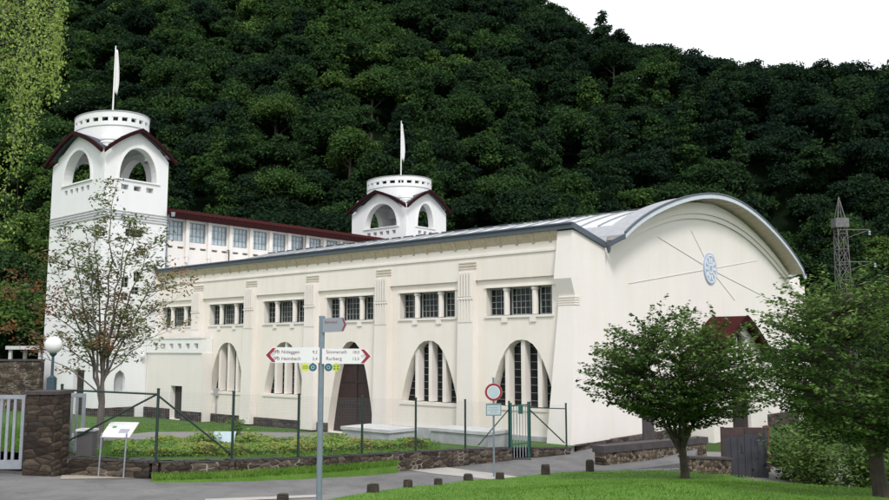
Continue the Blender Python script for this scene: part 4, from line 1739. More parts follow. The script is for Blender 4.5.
# round route badges hanging under the boards
for px, mat, mk in ((306.3, 'yellow', 1), (313.8, 'teal', 0), (329.3, 'teal', 0), (337, 'yellow', 2)):
    cx = pxx(px, SY) - sx
    czb = pz(367.3, SY) - sz0
    n = 20
    rr_ = 3.9 / PPM
    mb = MB()
    mb.panel([(cx + rr_ * math.cos(2 * math.pi * j / n), czb + rr_ * math.sin(2 * math.pi * j / n)) for j in range(n)], [], lambda a, b, q: (a, -.075 + q, b), 0, .012)
    mb.box(cx - .012, cx + .012, -.074, -.064, czb + rr_ - .005, czb + rr_ + .03)
    bd = mb.build('route_badge', mat, sp)
    mb = MB()
    if mk == 1:
        for dz in (-.018, .012):
            mb.box(cx - .045, cx + .045, -.078, -.0755, czb + dz, czb + dz + .014)
        mb.build('badge_symbol', 'badgegreen', bd)
    elif mk == 2:
        for dx_, dz in ((-.028, .02), (.028, .02), (-.028, -.022), (.028, -.022)):
            mb.box(cx + dx_ - .016, cx + dx_ + .016, -.078, -.0755, czb + dz - .014, czb + dz + .014)
        mb.build('badge_symbol', 'badgegreen', bd)
    else:
        mb.panel([(cx + .03 * math.cos(2 * math.pi * j / 12), czb + .03 * math.sin(2 * math.pi * j / 12)) for j in range(12)],
                 [[(cx + .019 * math.cos(2 * math.pi * j / 12), czb + .019 * math.sin(2 * math.pi * j / 12)) for j in range(12)]], lambda a, b, q: (a, -.075 + q, b), -.003, -.0005)
        mb.build('badge_symbol', 'medallion', bd)

# no vehicles sign
b0 = on_ground(494, 477, road_z)
NY = b0.y
ns = thing('traffic_sign', 'round red ringed no vehicles sign above a small pale plate on a slim pole', 'road sign', b0)
ppm = 858.0 / NY
h = pz(379, NY) - b0.z
mb = MB()
mb.tube([(0, 0, -.1), (0, 0, h)], .032, 10)
mb.lathe([(.034, h), (.045, h + .02), (.034, h + .05), (0, h + .06)], 0, 0, 10)
mb.build('pole', 'signpole', ns)
zc = pz(392, NY) - b0.z
rr_ = 8.7 / ppm
ang = lambda r, n=40: [(r * math.cos(2 * math.pi * j / n), zc + r * math.sin(2 * math.pi * j / n)) for j in range(n)]
mb = MB()
mb.panel(ang(rr_), [], lambda a, b, q: (a, -.06 + q, b), 0, .02)
dsk = mb.build('disc', 'sign', ns)
mb = MB()
mb.panel(ang(rr_ * .985), [ang(rr_ * .74)], lambda a, b, q: (a, -.06 + q, b), -.004, -.0005)
mb.build('red_ring', 'red', dsk)
mb = MB()
mb.panel(ang(rr_ * .66), [], lambda a, b, q: (a, -.06 + q, b), -.003, -.0005)
mb.build('centre', 'paleblue', dsk)
zp = pz(409.5, NY) - b0.z
hw, hh = 7.6 / ppm, 6.0 / ppm
mb = MB()
mb.box(-hw, hw, -.06, -.04, zp - hh, zp + hh)
pl = mb.build('plate', 'signpole', ns)
mb = MB()
mb.box(-hw * .88, hw * .88, -.064, -.0605, zp - hh * .82, zp + hh * .72)
mb.build('plate_face', 'paleblue', pl)
mb = MB()
for k, (a, b) in enumerate([(-.6, .55), (-.7, .7), (-.45, .4)]):
    zz = zp + hh * (.35 - .38 * k)
    mb.box(hw * a, hw * b, -.067, -.0645, zz - .012, zz + .012)
mb.build('plate_text', 'greyink', pl)

# ================================================================== stumps, slabs, small yard things
stumps = [(283, 503.5, 13, 10, 'log stump nearest the tall signpost on the lawn edge'), (373, 491.5, 12, 8, 'wide log stump on the lawn edge, second from the tall signpost'),
          (408, 486.5, 10, 7, 'low log stump on the lawn edge, middle of the left trio past the signpost'), (438, 484.0, 8.5, 5.5, 'small flat log stump at the corner of the pale paving'),
          (468, 479.8, 10, 6, 'low log stump just left of the round sign pole'), (500, 478.8, 9.5, 6.5, 'dark log stump just right of the round sign pole'),
          (546, 474.2, 9.5, 10.5, 'tall log stump on the lawn edge below the wire fence end post'), (590, 467.6, 8.5, 8.5, 'farthest upright log stump on the lawn edge beside the stone parapet')]
for i, (px, py, w, h, lab) in enumerate(stumps):
    p = on_ground(px, py, lambda x, y: road_z(x, y) + .05) if i < 7 else at(px, py, 30.4)
    ppm = 858.0 / p.y
    rr_ = random.Random(i)
    t = thing('log_stump', lab, 'stump', p, rr_.uniform(0, 3), 'log stumps along the lawn edge')
    r, hh = .46 * w / ppm, .85 * h / ppm
    prof = [(r * 1.05, -.15), (r * 1.02, hh * .4), (r * .97, hh * .9), (r * .9, hh)]
    mb = MB()
    n = 12
    for q, (a, z) in enumerate(prof):
        for k in range(n):
            th = 2 * math.pi * k / n
            wob = 1 + .10 * math.sin(3 * th + i) + .05 * math.sin(7 * th + 2 * i)
            mb.v.append((a * wob * math.cos(th), a * wob * math.sin(th), z + .015 * math.sin(2 * th + i) * (q == 3)))
    for q in range(3):
        for k in range(n):
            k2 = (k + 1) % n
            mb.f.append((q * n + k, q * n + k2, (q + 1) * n + k2, (q + 1) * n + k))
    mb.f.append(tuple(3 * n + k for k in range(n)))
    mb.build('bark', 'wood', t)
    mb = MB()
    mb.lathe([(r * .8, hh + .012), (r * .75, hh + .02), (0, hh + .02)], 0, 0, 12)
    mb.build('cut_face', 'logend', t)

for (pa1, pb1, hgt, dep, lab) in [((389, 443.5), (344, 436.5), .50, 1.5, 'pale concrete slab block in front of the arched maroon door'),
                                  ((488, 446.5), (431, 441.5), .55, 1.4, 'pale concrete slab block between arched window and round sign')]:
    a = on_ground(*pa1, yard_z)
    # length along the facade so that the far end falls on the second pixel
    L = 1.0
    for _ in range(400):
        e = Vector((a.x + UX * L, a.y + UY * L, 0))
        if 444.5 + 858 * e.x / e.y < pb1[0]:
            break
        L += .02
    z0 = yard_z(a.x, a.y)
    t = thing('concrete_slab', lab, 'concrete block', (a.x, a.y, z0), A, 'concrete slabs in the yard')
    mb = MB()
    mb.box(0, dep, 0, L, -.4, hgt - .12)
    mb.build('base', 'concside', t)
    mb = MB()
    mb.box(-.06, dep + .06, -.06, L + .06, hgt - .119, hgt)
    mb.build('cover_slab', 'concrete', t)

p = on_ground(223, 447, yard_z)
t = thing('plant_sign', 'small pale blue plate leaning in the flower bed', 'plate', p)
mb = MB()
mb.hexa([(-.38, 0, .10), (.32, 0, .10), (.32, .35, .42), (-.38, .35, .42), (-.38, 0, .13), (.32, 0, .13), (.32, .35, .45), (-.38, .35, .45)])
mb.build('plate', 'paleblue', t)
mb = MB()
mb.tube([(.3, .15, -.1), (.3, .15, .26)], .03, 6)
mb.build('stake', 'paleblue', t)
p = on_ground(283, 446, yard_z)
t = thing('fallen_log', 'dark weathered log lying in the flower bed', 'log', p, .1)
mb = MB()
mb.tube([(-.55, 0, .1), (-.2, .03, .14), (.2, 0, .12), (.55, -.04, .1)], [.08, .1, .11, .09], 10)
mb.build('log', 'wood', t)
p = on_ground(290, 427, yard_z)
t = thing('pale_beam', 'long pale beam lying on the grass by the hall wall', 'beam', p)
mb = MB()
mb.hexa([(-1.3, 0, 0), (1.3, -.3, 0), (1.3, -.1, 0), (-1.3, .2, 0), (-1.3, 0, .13), (1.3, -.3, .13), (1.3, -.1, .13), (-1.3, .2, .13)])
mb.build('beam', 'concrete', t)

# ================================================================== ramp walls and gate at the right
def parapet(name, lab, a, b, za0, za1, zb0, zb1, w, cop, mat):
    o = (a[0], a[1], za0)
    t = thing(name, lab, 'wall', o)
    A_, B_ = Vector((*a, 0)), Vector((*b, 0))
    d = (B_ - A_).normalized()
    nrm = Vector((-d.y, d.x, 0)) * w
    def slab(ex, zl0, zh0, zl1, zh1, off):
        mb = MB()
        a0, b0_ = A_ - d * ex - nrm * off, B_ + d * ex - nrm * off
        a1, b1 = A_ - d * ex + nrm * (1 + off), B_ + d * ex + nrm * (1 + off)
        f = lambda v, z: (v.x, v.y, z)
        mb.hexa([f(a0, zl0), f(b0_, zl1), f(b1, zl1), f(a1, zl0), f(a0, zh0), f(b0_, zh1), f(b1, zh1), f(a1, zh0)])
        return mb
    slab(0, za0, za1 - cop, zb0, zb1 - cop, 0).build('masonry', mat, t, o)
    slab(.08, za1 - cop + .001, za1, zb1 - cop + .001, zb1, .12).build('coping', 'coping', t, o)
    return t


parapet('stone_parapet', 'rubble stone parapet with dark coping beside the gable, left of the small tree', (pxx(602, 32.5), 32.5), (pxx(703, 37), 37), -.8, pz(446, 32.5), -.8, pz(437, 37), .45, .26, 'rubble')
parapet('stone_parapet', 'short rubble stone wall behind the small tree, next to the metal gate', (pxx(686, 30.5), 30.5), (pxx(727, 31.8), 31.8), -.9, pz(456, 30.5), -.9, pz(458, 31.8), .4, .08, 'rubble')
mb = MB()
a, b = Vector((pxx(602, 31.2), 31.2, -.16)), Vector((pxx(690, 32.2), 32.2, .10))
mb.hexa([a + Vector((0, 0, -.5)), b + Vector((0, 0, -.7)), b + Vector((1.2, 3.6, -.7)), a + Vector((.9, 1.2, -.5)), a, b, b + Vector((1.2, 3.6, .06)), a + Vector((.9, 1.2, 0))])
tag(mb.build('ramp', 'asphalt'), kind='structure')

gx0, gx1, gy = pxx(719, 33.0), pxx(757, 33.6), 33.0
t = thing('metal_gate', 'blue grey sheet metal gate with rusty red edge between stone walls', 'gate', ((gx0 + gx1) / 2, gy, -.7))
o_ = ((gx0 + gx1) / 2, gy, -.7)
zt_ = pz(427, gy)
for k, (a, b) in enumerate(((gx0 + .08, (gx0 + gx1) / 2 - .01), ((gx0 + gx1) / 2 + .01, gx1 - .08))):
    mb = MB()
    mb.box(a, b, gy, gy + .06, -.7, zt_ - (.35 if k == 0 else .25))
    lf = mb.build('gate_leaf', 'gateshade', t, o_)
    mb = MB()
    for q in (.33, .66):
        x = a + (b - a) * q
        mb.box(x - .012, x + .012, gy - .025, gy, -.68, zt_ - .4)
    mb.build('ribs', 'gateshade', lf, o_)
    mb = MB()
    mb.box(a, b, gy - .01, gy + .05, zt_ - (.349 if k == 0 else .249), zt_ - .02)
    mb.build('upper_panel', 'rust', lf, o_)
mb = MB()
mb.box((gx0 + gx1) / 2 - .12, (gx0 + gx1) / 2 - .05, gy - .05, gy - .001, .35, .62)
mb.build('lock', 'dark', t, o_)
for a in (gx0 - .03, gx1 - .09):
    mb = MB()
    mb.box(a, a + .11, gy - .03, gy + .12, -.7, zt_)
    mb.build('gate_post', 'dark' if a > gx0 else 'rust', t, o_)
mb = MB()
x = pxx(763, 34.5)
mb.lathe([(.10, -.6), (.10, pz(429, 34.5)), (.13, pz(428.5, 34.5)), (.13, pz(426, 34.5)), (0, pz(425, 34.5))], 0, 0, 14)
o = mb.build('bollard', 'redpost')
o.location = (x, 34.5, 0)
tag(o, 'brick red post standing just right of the blue grey metal gate', 'post')
mb = MB()
x0, x1 = pxx(640, 38.6), pxx(650, 38.6)
mb.box(-.22, .22, -.2, .2, 0, 1)
mb.box(-.26, .26, -.24, .24, 1.0, 1.08)
o = mb.build('dark_pillar', 'coping')
zb_ = -.6
o.location = ((x0 + x1) / 2, 38.4, zb_)
o.scale = (1, 1, (pz(414, 38.4) - zb_) / 1.08)
tag(o, 'dark square stone pillar standing against the foot of the gable', 'pillar')

# far left retaining wall and shelter
o_ = (-45, 60, 0)
t = thing('retaining_wall', 'dark stone retaining wall below the forest left of the tall tower', 'wall', o_)
mb = MB()
mb.box(-75, -28.2, 60, 60.6, -.5, pz(361, 60))
mb.build('masonry', 'stone', t, o_)
mb = MB()
mb.box(-75, -28.2, 59.9, 60.7, pz(361, 60) + .001, pz(361, 60) + .12)
mb.build('coping', 'coping', t, o_)
sx0, sx1 = pxx(10, 64), pxx(47, 64)
o_ = ((sx0 + sx1) / 2, 64, 3.4)
t = thing('garden_shelter', 'small open shelter with a pale flat roof on the wall left of the tower', 'shelter', o_)
mb = MB()
mb.box(sx0, sx1, 63.3, 66, pz(349.5, 64), pz(346, 64))
mb.build('roof', 'concrete', t, o_)
for x in (sx0 + .15, sx1 - .4):
    for y in (63.5, 65.7):
        mb = MB()
        mb.box(x, x + .22, y, y + .2, 2.6, pz(349.5, 64) - .001)
        mb.build('post', 'concrete', t, o_)

# lattice mast
MY = 92.0
mx = pxx(847, MY)
mz = 0.0
t = thing('lattice_mast', 'rusty steel lattice mast standing before the forest right of the gable', 'mast', (mx, MY, mz))
mtop = pz(197, MY)
def half_w(z):
    return .78 - .34 * z / mtop


mb = MB()
Z = np.linspace(0, mtop - 2.4, 12)
cs = [(-1, -1), (1, -1), (1, 1), (-1, 1)]
for a, b in cs:
    mb.tube([(a * half_w(z), b * half_w(z), z) for z in Z], .045, 4)
for z0, z1_ in zip(Z[:-1], Z[1:]):
    for k in range(4):
        a, b = cs[k], cs[(k + 1) % 4]
        mb.tube([(a[0] * half_w(z0), a[1] * half_w(z0), z0), (b[0] * half_w(z1_), b[1] * half_w(z1_), z1_)], .03, 4)
        mb.tube([(b[0] * half_w(z0), b[1] * half_w(z0), z0), (a[0] * half_w(z1_), a[1] * half_w(z1_), z1_)], .03, 4)
        mb.tube([(a[0] * half_w(z1_), a[1] * half_w(z1_), z1_), (b[0] * half_w(z1_), b[1] * half_w(z1_), z1_)], .04, 4)
mb.build('lattice', 'mast', t)
mb = MB()
zt_ = mtop - 2.4
mb.box(-.72, .72, -.6, .6, zt_ - 1.0, zt_)
mb.build('head_box', 'mast', t)
mb = MB()
for a, b in cs:
    mb.tube([(a * .4, b * .4, zt_), (0, 0, mtop)], .05, 4)
mb.build('peak', 'mast', t)
for z, L in ((zt_ - 1.3, 2.9), (zt_ - 4.8, 3.3), (zt_ - 8.2, 2.6)):
    mb = MB()
    mb.tube([(-.4, -.5, z), (L, -.5, z + .05)], .05, 4)
    mb.tube([(.4, -.5, z - .9), (L, -.5, z)], .03, 4)
    ca = mb.build('crossarm', 'mast', t)
    mb = MB()
    mb.lathe([(.10, z - .1), (.14, z - .25), (.10, z - .4), (.14, z - .55), (0, z - .6)], L, -.5, 8)
    mb.build('insulator', 'steel', ca)


# ================================================================== vegetation
def rand_dirs(n):
    v = rng.normal(size=(n, 3))
    return v / np.linalg.norm(v, axis=1, keepdims=True)


def broadleaf(base, h, r, nleaf, size, tint0, spread=.16, lean=0.0, conifer=False):
    """leaf quads of a forest crown built from many lobes"""
    base = np.array(base, float)
    if conifer:
        k = 44
        f = np.sort(rng.uniform(.08, 1, k) ** .8)
        th = rng.uniform(0, 2 * np.pi, k)
        rad = r * (1.03 - f) * .8
        lob = np.stack([rad * np.cos(th), rad * np.sin(th), h * f], 1)
        lr = r * (.20 + .30 * (1 - f))
        flat = .55
    else:
        k = rng.integers(18, 30)
        d = rand_dirs(k)
        d[:, 2] = np.abs(d[:, 2]) * 1.1 - .35
        rad = r * rng.uniform(.35, .76, (k, 1))
        lob = d * rad * np.array([1, 1, (h * .42) / r]) + np.array([0, 0, h * .58])
        lr = r * rng.uniform(.20, .40, k)
        flat = rng.uniform(.6, .9)
    n_each = np.maximum(8, (nleaf * lr ** 2 / np.sum(lr ** 2)).astype(int))
    Cs, Ns, Ts = [], [], []
    for i in range(k):
        n = n_each[i]
        dd = rand_dirs(n)
        dd[:, 2] = np.where(dd[:, 2] < -.3, -dd[:, 2], dd[:, 2])
        rr_ = lr[i] * (1 - .35 * rng.random((n, 1)) ** 2) * (1 + .22 * np.sin(dd[:, :1] * 7 + i) * np.sin(dd[:, 1:2] * 6 + 2 * i))
        c = lob[i] + dd * rr_ * np.array([1, 1, flat]) + rng.normal(0, .20 * lr[i], (n, 3)) * np.array([1, 1, .6])
        Cs.append(c)
        Ns.append(dd * .8 + rng.normal(size=(n, 3)) * .7 + np.array([0, 0, .45]))
        Ts.append(tint0 + rng.normal(0, .075) + rng.normal(0, spread, n))
    C = np.concatenate(Cs) + base
    Nn = np.concatenate(Ns)
    T = np.concatenate(Ts)
    s = size * rng.uniform(.65, 1.3, len(C))
    return leaf_quads(C, Nn, s, .62), T


# ---- the wooded hillside as one mass
def ridge_y(az):
    return float(np.interp(az, [-.3, .0, .11, .18, .30, .40, .52, .65, .9], [240, 240, 222, 197, 176, 168, 163, 158, 154]))


def in_view(x, y, m=6):
    return abs(x) < .54 * y + m


SPECIAL = [   # name, pixel of the crown centre, Y, height, radius, tint, label, conifer
    ('broadleaf_tree', (612, 22), 168, 15, 5.2, .30, 'dark spreading tree standing highest on the skyline just left of the open sky', False),
    ('broadleaf_tree', (655, 44), 160, 14, 5.4, .52, 'olive green rounded tree on the skyline where the sky begins to widen', False),
    ('broadleaf_tree', (728, 70), 158, 13, 4.6, .40, 'rounded tree on the skyline above the peak of the curved gable', False),
    ('broadleaf_tree', (812, 86), 150, 12, 5.0, .36, 'broad dark tree on the skyline above the right end of the gable roof', False),
    ('broadleaf_tree', (876, 96), 148, 12, 4.6, .42, 'last tree on the skyline at the right edge', False),
    ('broadleaf_tree', (844, 158), 112, 13, 4.8, .78, 'light green broad tree on the slope behind the lattice mast', False),
    ('broadleaf_tree', (880, 168), 108, 12, 4.4, .86, 'yellowish green tree at the right edge of the slope above the lattice mast', False),
    ('conifer_tree', (738, 168), 104, 18, 3.4, .34, 'tall dark conifer rising behind the crown of the gable roof', True),
    ('conifer_tree', (790, 215), 98, 15, 3.3, .44, 'dark conifer behind the right slope of the curved gable roof', True),
    ('broadleaf_tree', (372, 42), 150, 14, 5.0, .74, 'bright mid green tree high on the slope above the small tower flag', False),
    ('broadleaf_tree', (350, 96), 128, 14, 5.2, .76, 'bright green rounded tree on the slope up and left of the small tower flag', False),
    ('broadleaf_tree', (276, 76), 138, 14, 5.4, .80, 'bright green tree in the middle of the slope between the two towers', False),
    ('broadleaf_tree', (243, 66), 142, 13, 5.0, .66, 'mid green tree left beside the brightest tree of the middle slope', False),
    ('broadleaf_tree', (283, 118), 120, 13, 5.4, .70, 'green layered tree low on the slope between the two towers', False),
    ('broadleaf_tree', (474, 196), 100, 11, 4.2, .72, 'sparse yellow green tree directly right of the small tower', False),
    ('broadleaf_tree', (75, 112), 110, 13, 4.0, .56, 'rounded green tree left of the flag of the tall tower', False),
]
sp_xy = []
for nm, (px, py), Y, h, r, tint, lab, con in SPECIAL:
    c = at(px, py, Y)
    gz_ = hill_z(c.x, Y)
    base = Vector((c.x, Y, min(c.z - h * .58, gz_ + 1.0)))
    sp_xy.append((c.x, Y, r))
    t = thing(nm, lab, 'tree', base, 0)
    P, T = broadleaf((0, 0, 0), h, r, 7500, .125 + .0006 * Y, tint, .09, conifer=con)
    quads_mesh('crown', P, T, 'forestleaf', t)
    mb = MB()
    dz = min(0, gz_ - base.z) - .6
    mb.tube([(0, 0, dz), (.1, 0, h * .3), (.25, .1, h * .75)], [.30, .22, .06], 7)
    for k in range(5):
        a = k * 1.3
        mb.tube([(.1, 0, h * (.3 + .06 * k)), (r * .55 * math.cos(a), r * .55 * math.sin(a), h * (.5 + .06 * k))], [.12, .03], 5)
    mb.build('trunk', 'bark', t)

Ps, Ts = [], []
tr = MB()
sp = 6.0
rows = np.arange(70, 236, sp)
for y0 in rows:
    for x0 in np.arange(-140, 150, sp):
        x = x0 + rng.uniform(-2.2, 2.2)
        y = y0 + rng.uniform(-2.2, 2.2)
        if not in_view(x, y):
            continue
        if y < 94 and not (x > 36 + (y - 70) * -.25 or x < -38):
            continue
        if 34 < x < 52 and y < 97:
            if abs(x - mx) < 4.5 and y < MY + 4:
                continue
        az = x / y
        if y > ridge_y(az) + 5:
            continue
        if any((x - a) ** 2 + (y - b) ** 2 < (c * .5) ** 2 for a, b, c in sp_xy):
            continue
        z = hill_z(x, y) - .4
        # skip what never shows above the frame
        e = at(444.5, -35, y).z
        if z > e:
            continue
        con = rng.random() < (.10 if x < 15 else .22)
        h = rng.uniform(9.5, 14.5)
        if y > ridge_y(az) - 8:
            h = rng.uniform(8, 12.5)
            con = False
        r = rng.uniform(3.0, 6.6) * (.72 if con else 1)
        if con:
            h *= 1.3
            r = max(r, 2.9)
        tint = np.clip(rng.normal(.36 - .003 * x + .12 * math.sin(x * .06 + y * .05), .17), .03, .85)
        n = int((5600 - 20.0 * (y - 95)) * (r / 4.4) ** 1.6)
        P, T = broadleaf((x, y, z), h, r, max(2400, n), .115 + .00105 * y, tint, .09, conifer=con)
        Ps.append(P)
        Ts.append(T)
for y0 in np.arange(92, 225, 7.5):
    for x0 in np.arange(-130, 140, 7.5):
        x, y = x0 + rng.uniform(-3, 3), y0 + rng.uniform(-3, 3)
        if not in_view(x, y) or y > ridge_y(x / y) + 2 or (abs(x - mx) < 3.5 and y < MY + 4):
            continue
        z = hill_z(x, y)
        if z - .5 > at(444.5, -20, y).z:
            continue
        P, T = broadleaf((x, y, z - 1.4), rng.uniform(3.5, 6.5), rng.uniform(2.4, 3.8), 1200, .13 + .00105 * y, np.clip(rng.normal(.3, .15), .03, .7), .1)
        Ps.append(P)
        Ts.append(T)
for px in (700, 722, 745, 757, 768, 780, 795, 812, 830, 850, 872, 893):
    az = (px - 444.5) / 858.0
    for dy in (-9, -2):
        y = ridge_y(az) + dy + rng.uniform(-1.5, 1.5)
        x = az * y + rng.uniform(-1, 1)
        P, T = broadleaf((x, y, hill_z(x, y) - 1.2), rng.uniform(7.5, 9.5), rng.uniform(3.6, 4.6), 3200, .115 + .00105 * y, np.clip(rng.normal(.4, .12), .1, .7), .1)
        Ps.append(P)
        Ts.append(T)
fo = quads_mesh('forest', np.concatenate(Ps), np.concatenate(Ts), 'forestleaf')
tag(fo, 'dense dark green wood covering the steep hillside behind the buildings', 'forest', kind='stuff')


def curve_pts(p0, p1, sag, n=6, jit=0.0, rr=random):
    p0, p1 = Vector(p0), Vector(p1)
    out = []
    for i in range(n + 1):
        k = i / n
        q = p0.lerp(p1, k)
        q.z += sag * math.sin(math.pi * k)
        if 0 < i < n and jit:
            q += Vector((rr.uniform(-jit, jit), rr.uniform(-jit, jit), rr.uniform(-jit, jit)))
        out.append(q)
    return out


def layered_tree(name, label, base, h, c0, rx, rz, fork, ntw, nleaf, lsize, seed, lean=(0, 0), mat='hawleaf', trunk_r=.13):
    """small multi-stemmed tree with layered sprays; c0 = crown centre height, rx/rz its half axes"""
    rr = random.Random(seed)
    t = thing(name, label, 'tree', base)
    tw = MB()
    fk = Vector((lean[0] * .3, lean[1] * .3, fork))
    tw.tube([(0, 0, -.25), (.02, 0, .05), fk * .6, fk], [trunk_r * 1.35, trunk_r * 1.1, trunk_r * .95, trunk_r * .9], 10)
    stems = []
    ns = 8
    for k in range(ns):
        a = 2 * math.pi * k / ns + rr.uniform(-.3, .3)
        rad = rx * rr.uniform(.35, .72)
        top = Vector((lean[0] + rad * math.cos(a), lean[1] + rad * math.sin(a), c0 + rz * rr.uniform(-.15, .62)))
        pts = curve_pts(fk - Vector((0, 0, rr.uniform(0, .25))), top, -.12 * rad, 7, .05, rr)
        rd = [trunk_r * .42 * (1 - .85 * i / 7) + .006 for i in range(8)]
        tw.tube(pts, rd, 7)
        stems.append(pts)
    C, Nn, T = [], [], []
    for i in range(ntw):
        while True:
            v = Vector((rr.uniform(-1, 1), rr.uniform(-1, 1), rr.uniform(-1, 1)))
            l = v.length
            if .35 < l < 1:
                break
        v *= (l ** -.45)
        a = math.atan2(v.y, v.x)
        bulge = (1.18 if rr.random() < .14 else 1.0) + .20 * math.sin(3 * a + seed) + .13 * math.sin(5 * a + 2.1 * seed) + .10 * math.sin(7 * v.z + a)
        if v.z < 0:
            v.z *= .74
            bulge *= .92
        e = Vector((lean[0] + v.x * rx * bulge, lean[1] + v.y * rx * bulge, c0 + v.z * rz * (1 + .12 * math.sin(4 * a + seed))))
        if v.z > .45:
            bl_ = rr.uniform(.75, 1.12)
            e.z = c0 + (e.z - c0) * bl_
        # nearest stem node
        best = min((p for s in stems for p in s[2:]), key=lambda p: (p - e).length + (0.5 if p.z > e.z else 0))
        pts = curve_pts(best, e, .05, 4, .03, rr)
        tw.tube(pts, [.014, .011, .008, .006, .003], 4, cap=False)
        dirh = (e - best)
        dirh.z *= .3
        dirh = dirh.normalized() if dirh.length > .01 else Vector((1, 0, 0))
        side = Vector((-dirh.y, dirh.x, 0))
        tb = rr.gauss(.42, .13) + (.12 if v.z > .3 else 0)
        tl = Vector((rr.uniform(-.25, .25), rr.uniform(-.25, .25), 1))
        for j in range(nleaf):
            k = rr.uniform(-1.5, 1.0)
            w = rr.gauss(0, .10) * (1.0 - k * .75)
            q = e + dirh * (k * .42) + side * w + Vector((0, 0, rr.gauss(0, .03) + .07 * k))
            C.append(q)
            Nn.append(tl + Vector((rr.gauss(0, .42), rr.gauss(0, .42), 0)))
            T.append(tb + rr.gauss(0, .14))
    tw.build('trunk', 'bark', t)
    C = np.array(C)
    Q = leaf_quads(C, np.array(Nn), lsize * rng.uniform(.7, 1.3, len(C)), .62)
    quads_mesh('crown', Q, np.array(T), mat, t)
    return t


TY = 25.6
b1 = Vector((pxx(680.5, TY), TY, 0))
b1.z = pz(475, TY)
layered_tree('hawthorn_tree', 'small broad tree with layered green twigs and forked trunk on the lawn before the gable', b1, 5.0, 2.85, 2.36, 1.9, .8, 860, 36, .060, 4, lean=(-.12, 0), trunk_r=.12)
TY2 = 16.8
b2 = Vector((pxx(872, TY2), TY2, 0))
b2.z = lawn_z(b2.x, b2.y)
layered_tree('hawthorn_tree', 'dense leaning green tree at the right edge of the lawn, nearest to the viewer', b2, 4.6, 2.45, 2.15, 2.0, .85, 860, 36, .046, 9, lean=(-.15, 0), trunk_r=.14)


# ---- rowan with sparse autumn leaves
def rowan(base, label):
    rr = random.Random(21)
    t = thing('rowan_tree', label, 'tree', base)
    wood = MB()
    wood.tube([(0, 0, -.2), (0, 0, .5), (.02, 0, 1.3), (0, 0, 2.0)], [.14, .105, .09, .05], 10)
    C, Nn, T, S = [], [], [], []

    def leaves(p, n, tb, r=.16):
        for _ in range(n):
            C.append(p + Vector((rr.gauss(0, r), rr.gauss(0, r), rr.gauss(0, r * .7))))
            Nn.append(Vector((rr.gauss(0, .6), rr.gauss(0, .6), 1)))
            T.append(tb + rr.gauss(0, .14))
            S.append(rr.uniform(.045, .085))

    stems = [((.05, .0), 7.6, 0.10), ((-.55, .3), 6.7, .3), ((.65, -.2), 6.5, .3), ((-1.0, -.3), 6.0, .45), ((1.1, .3), 5.8, .5),
             ((-.3, -.9), 6.2, .4), ((.4, .9), 6.4, .4), ((-1.5, .2), 5.0, .6), ((1.55, -.1), 5.0, .6)]
    for (dx, dy), hh, curve in stems:
        p0 = Vector((0, 0, rr.uniform(.95, 1.9)))
        pts = []
        n = 12
        for i in range(n + 1):
            k = i / n
            g_ = k ** 1.15
            pts.append(Vector((dx * g_ + rr.gauss(0, .03), dy * g_ + rr.gauss(0, .03), p0.z + (hh - p0.z) * k)))
        pts[0] = p0
        wood.tube(pts, [.036 * (1 - i / n) ** .8 + .006 for i in range(n + 1)], 6)
        for i in range(3, n + 1):
            for q in range(rr.choice((0, 1, 1, 2)) if i < n else 1):
                a = rr.uniform(0, 2 * math.pi) if rr.random() < .6 else (0 if rr.random() < .5 else math.pi) + rr.gauss(0, .4)
                z = pts[i].z
                L = rr.uniform(.4, 1.0) * (1.35 if 2.2 < z < 4.6 else 1.0) * (.55 if z > 6.2 else 1)
                e = pts[i] + Vector((L * math.cos(a), L * math.sin(a), L * rr.uniform(.15, .6)))
                br_ = curve_pts(pts[i], e, -.05 * L, 5, .03, rr)
                wood.tube(br_, [.013, .011, .009, .007, .005, .003], 5, cap=False)
                orange = (z < 4.9 and rr.random() < .2) or (e.x < -1.7 and rr.random() < .5)
                tb = rr.gauss(.80, .1) if orange else rr.gauss(.38, .14)
                for k in (2, 3, 4, 5):
                    if rr.random() < .75:
                        leaves(br_[k], rr.randint(10, 20), tb, .13)
                # side twigs
                for k in rr.sample((2, 3, 4), rr.choice((0, 1, 2))):
                    e2 = br_[k] + Vector((rr.gauss(0, .22), rr.gauss(0, .22), rr.uniform(.05, .35)))
                    wood.tube([br_[k], e2], [.007, .003], 4, cap=False)
                    if rr.random() < .75:
                        leaves(e2, rr.randint(13, 24), tb, .13)
    # long low boughs to the left
    for zz, L, dz in ((2.9, 2.7, .9), (3.4, 2.9, 1.5), (2.3, 2.3, .75), (3.9, 2.4, 1.3), (2.7, -2.0, 1.2), (3.3, -1.9, 1.5)):
        pts = curve_pts((0, 0, zz - .8), (-L, rr.uniform(-.4, .4), zz + dz * .6), .25, 8, .05, rr)
        wood.tube(pts, [.024, .022, .019, .016, .013, .010, .008, .006, .004], 6)
        for k in range(3, 9):
            for q in range(2):
                e2 = pts[k] + Vector((rr.gauss(0, .25), rr.gauss(0, .25), rr.uniform(-.15, .4)))
                wood.tube([pts[k], e2], [.008, .003], 4, cap=False)
                leaves(e2, rr.randint(12, 24), rr.gauss(.82 if L > 0 else .6, .12), .12)
    wood.build('trunk', 'rowanbark', t)
    C = np.array(C)
    quads_mesh('crown', leaf_quads(C, np.array(Nn), np.array(S), .45), np.array(T), 'rowanleaf', t)


RY = 25.0
rb = Vector((pxx(103.5, RY), RY, yard_z(pxx(103.5, RY), RY)))
rowan(rb, 'slender sparse tree with bare branches and orange leaf tips standing before the tall tower')


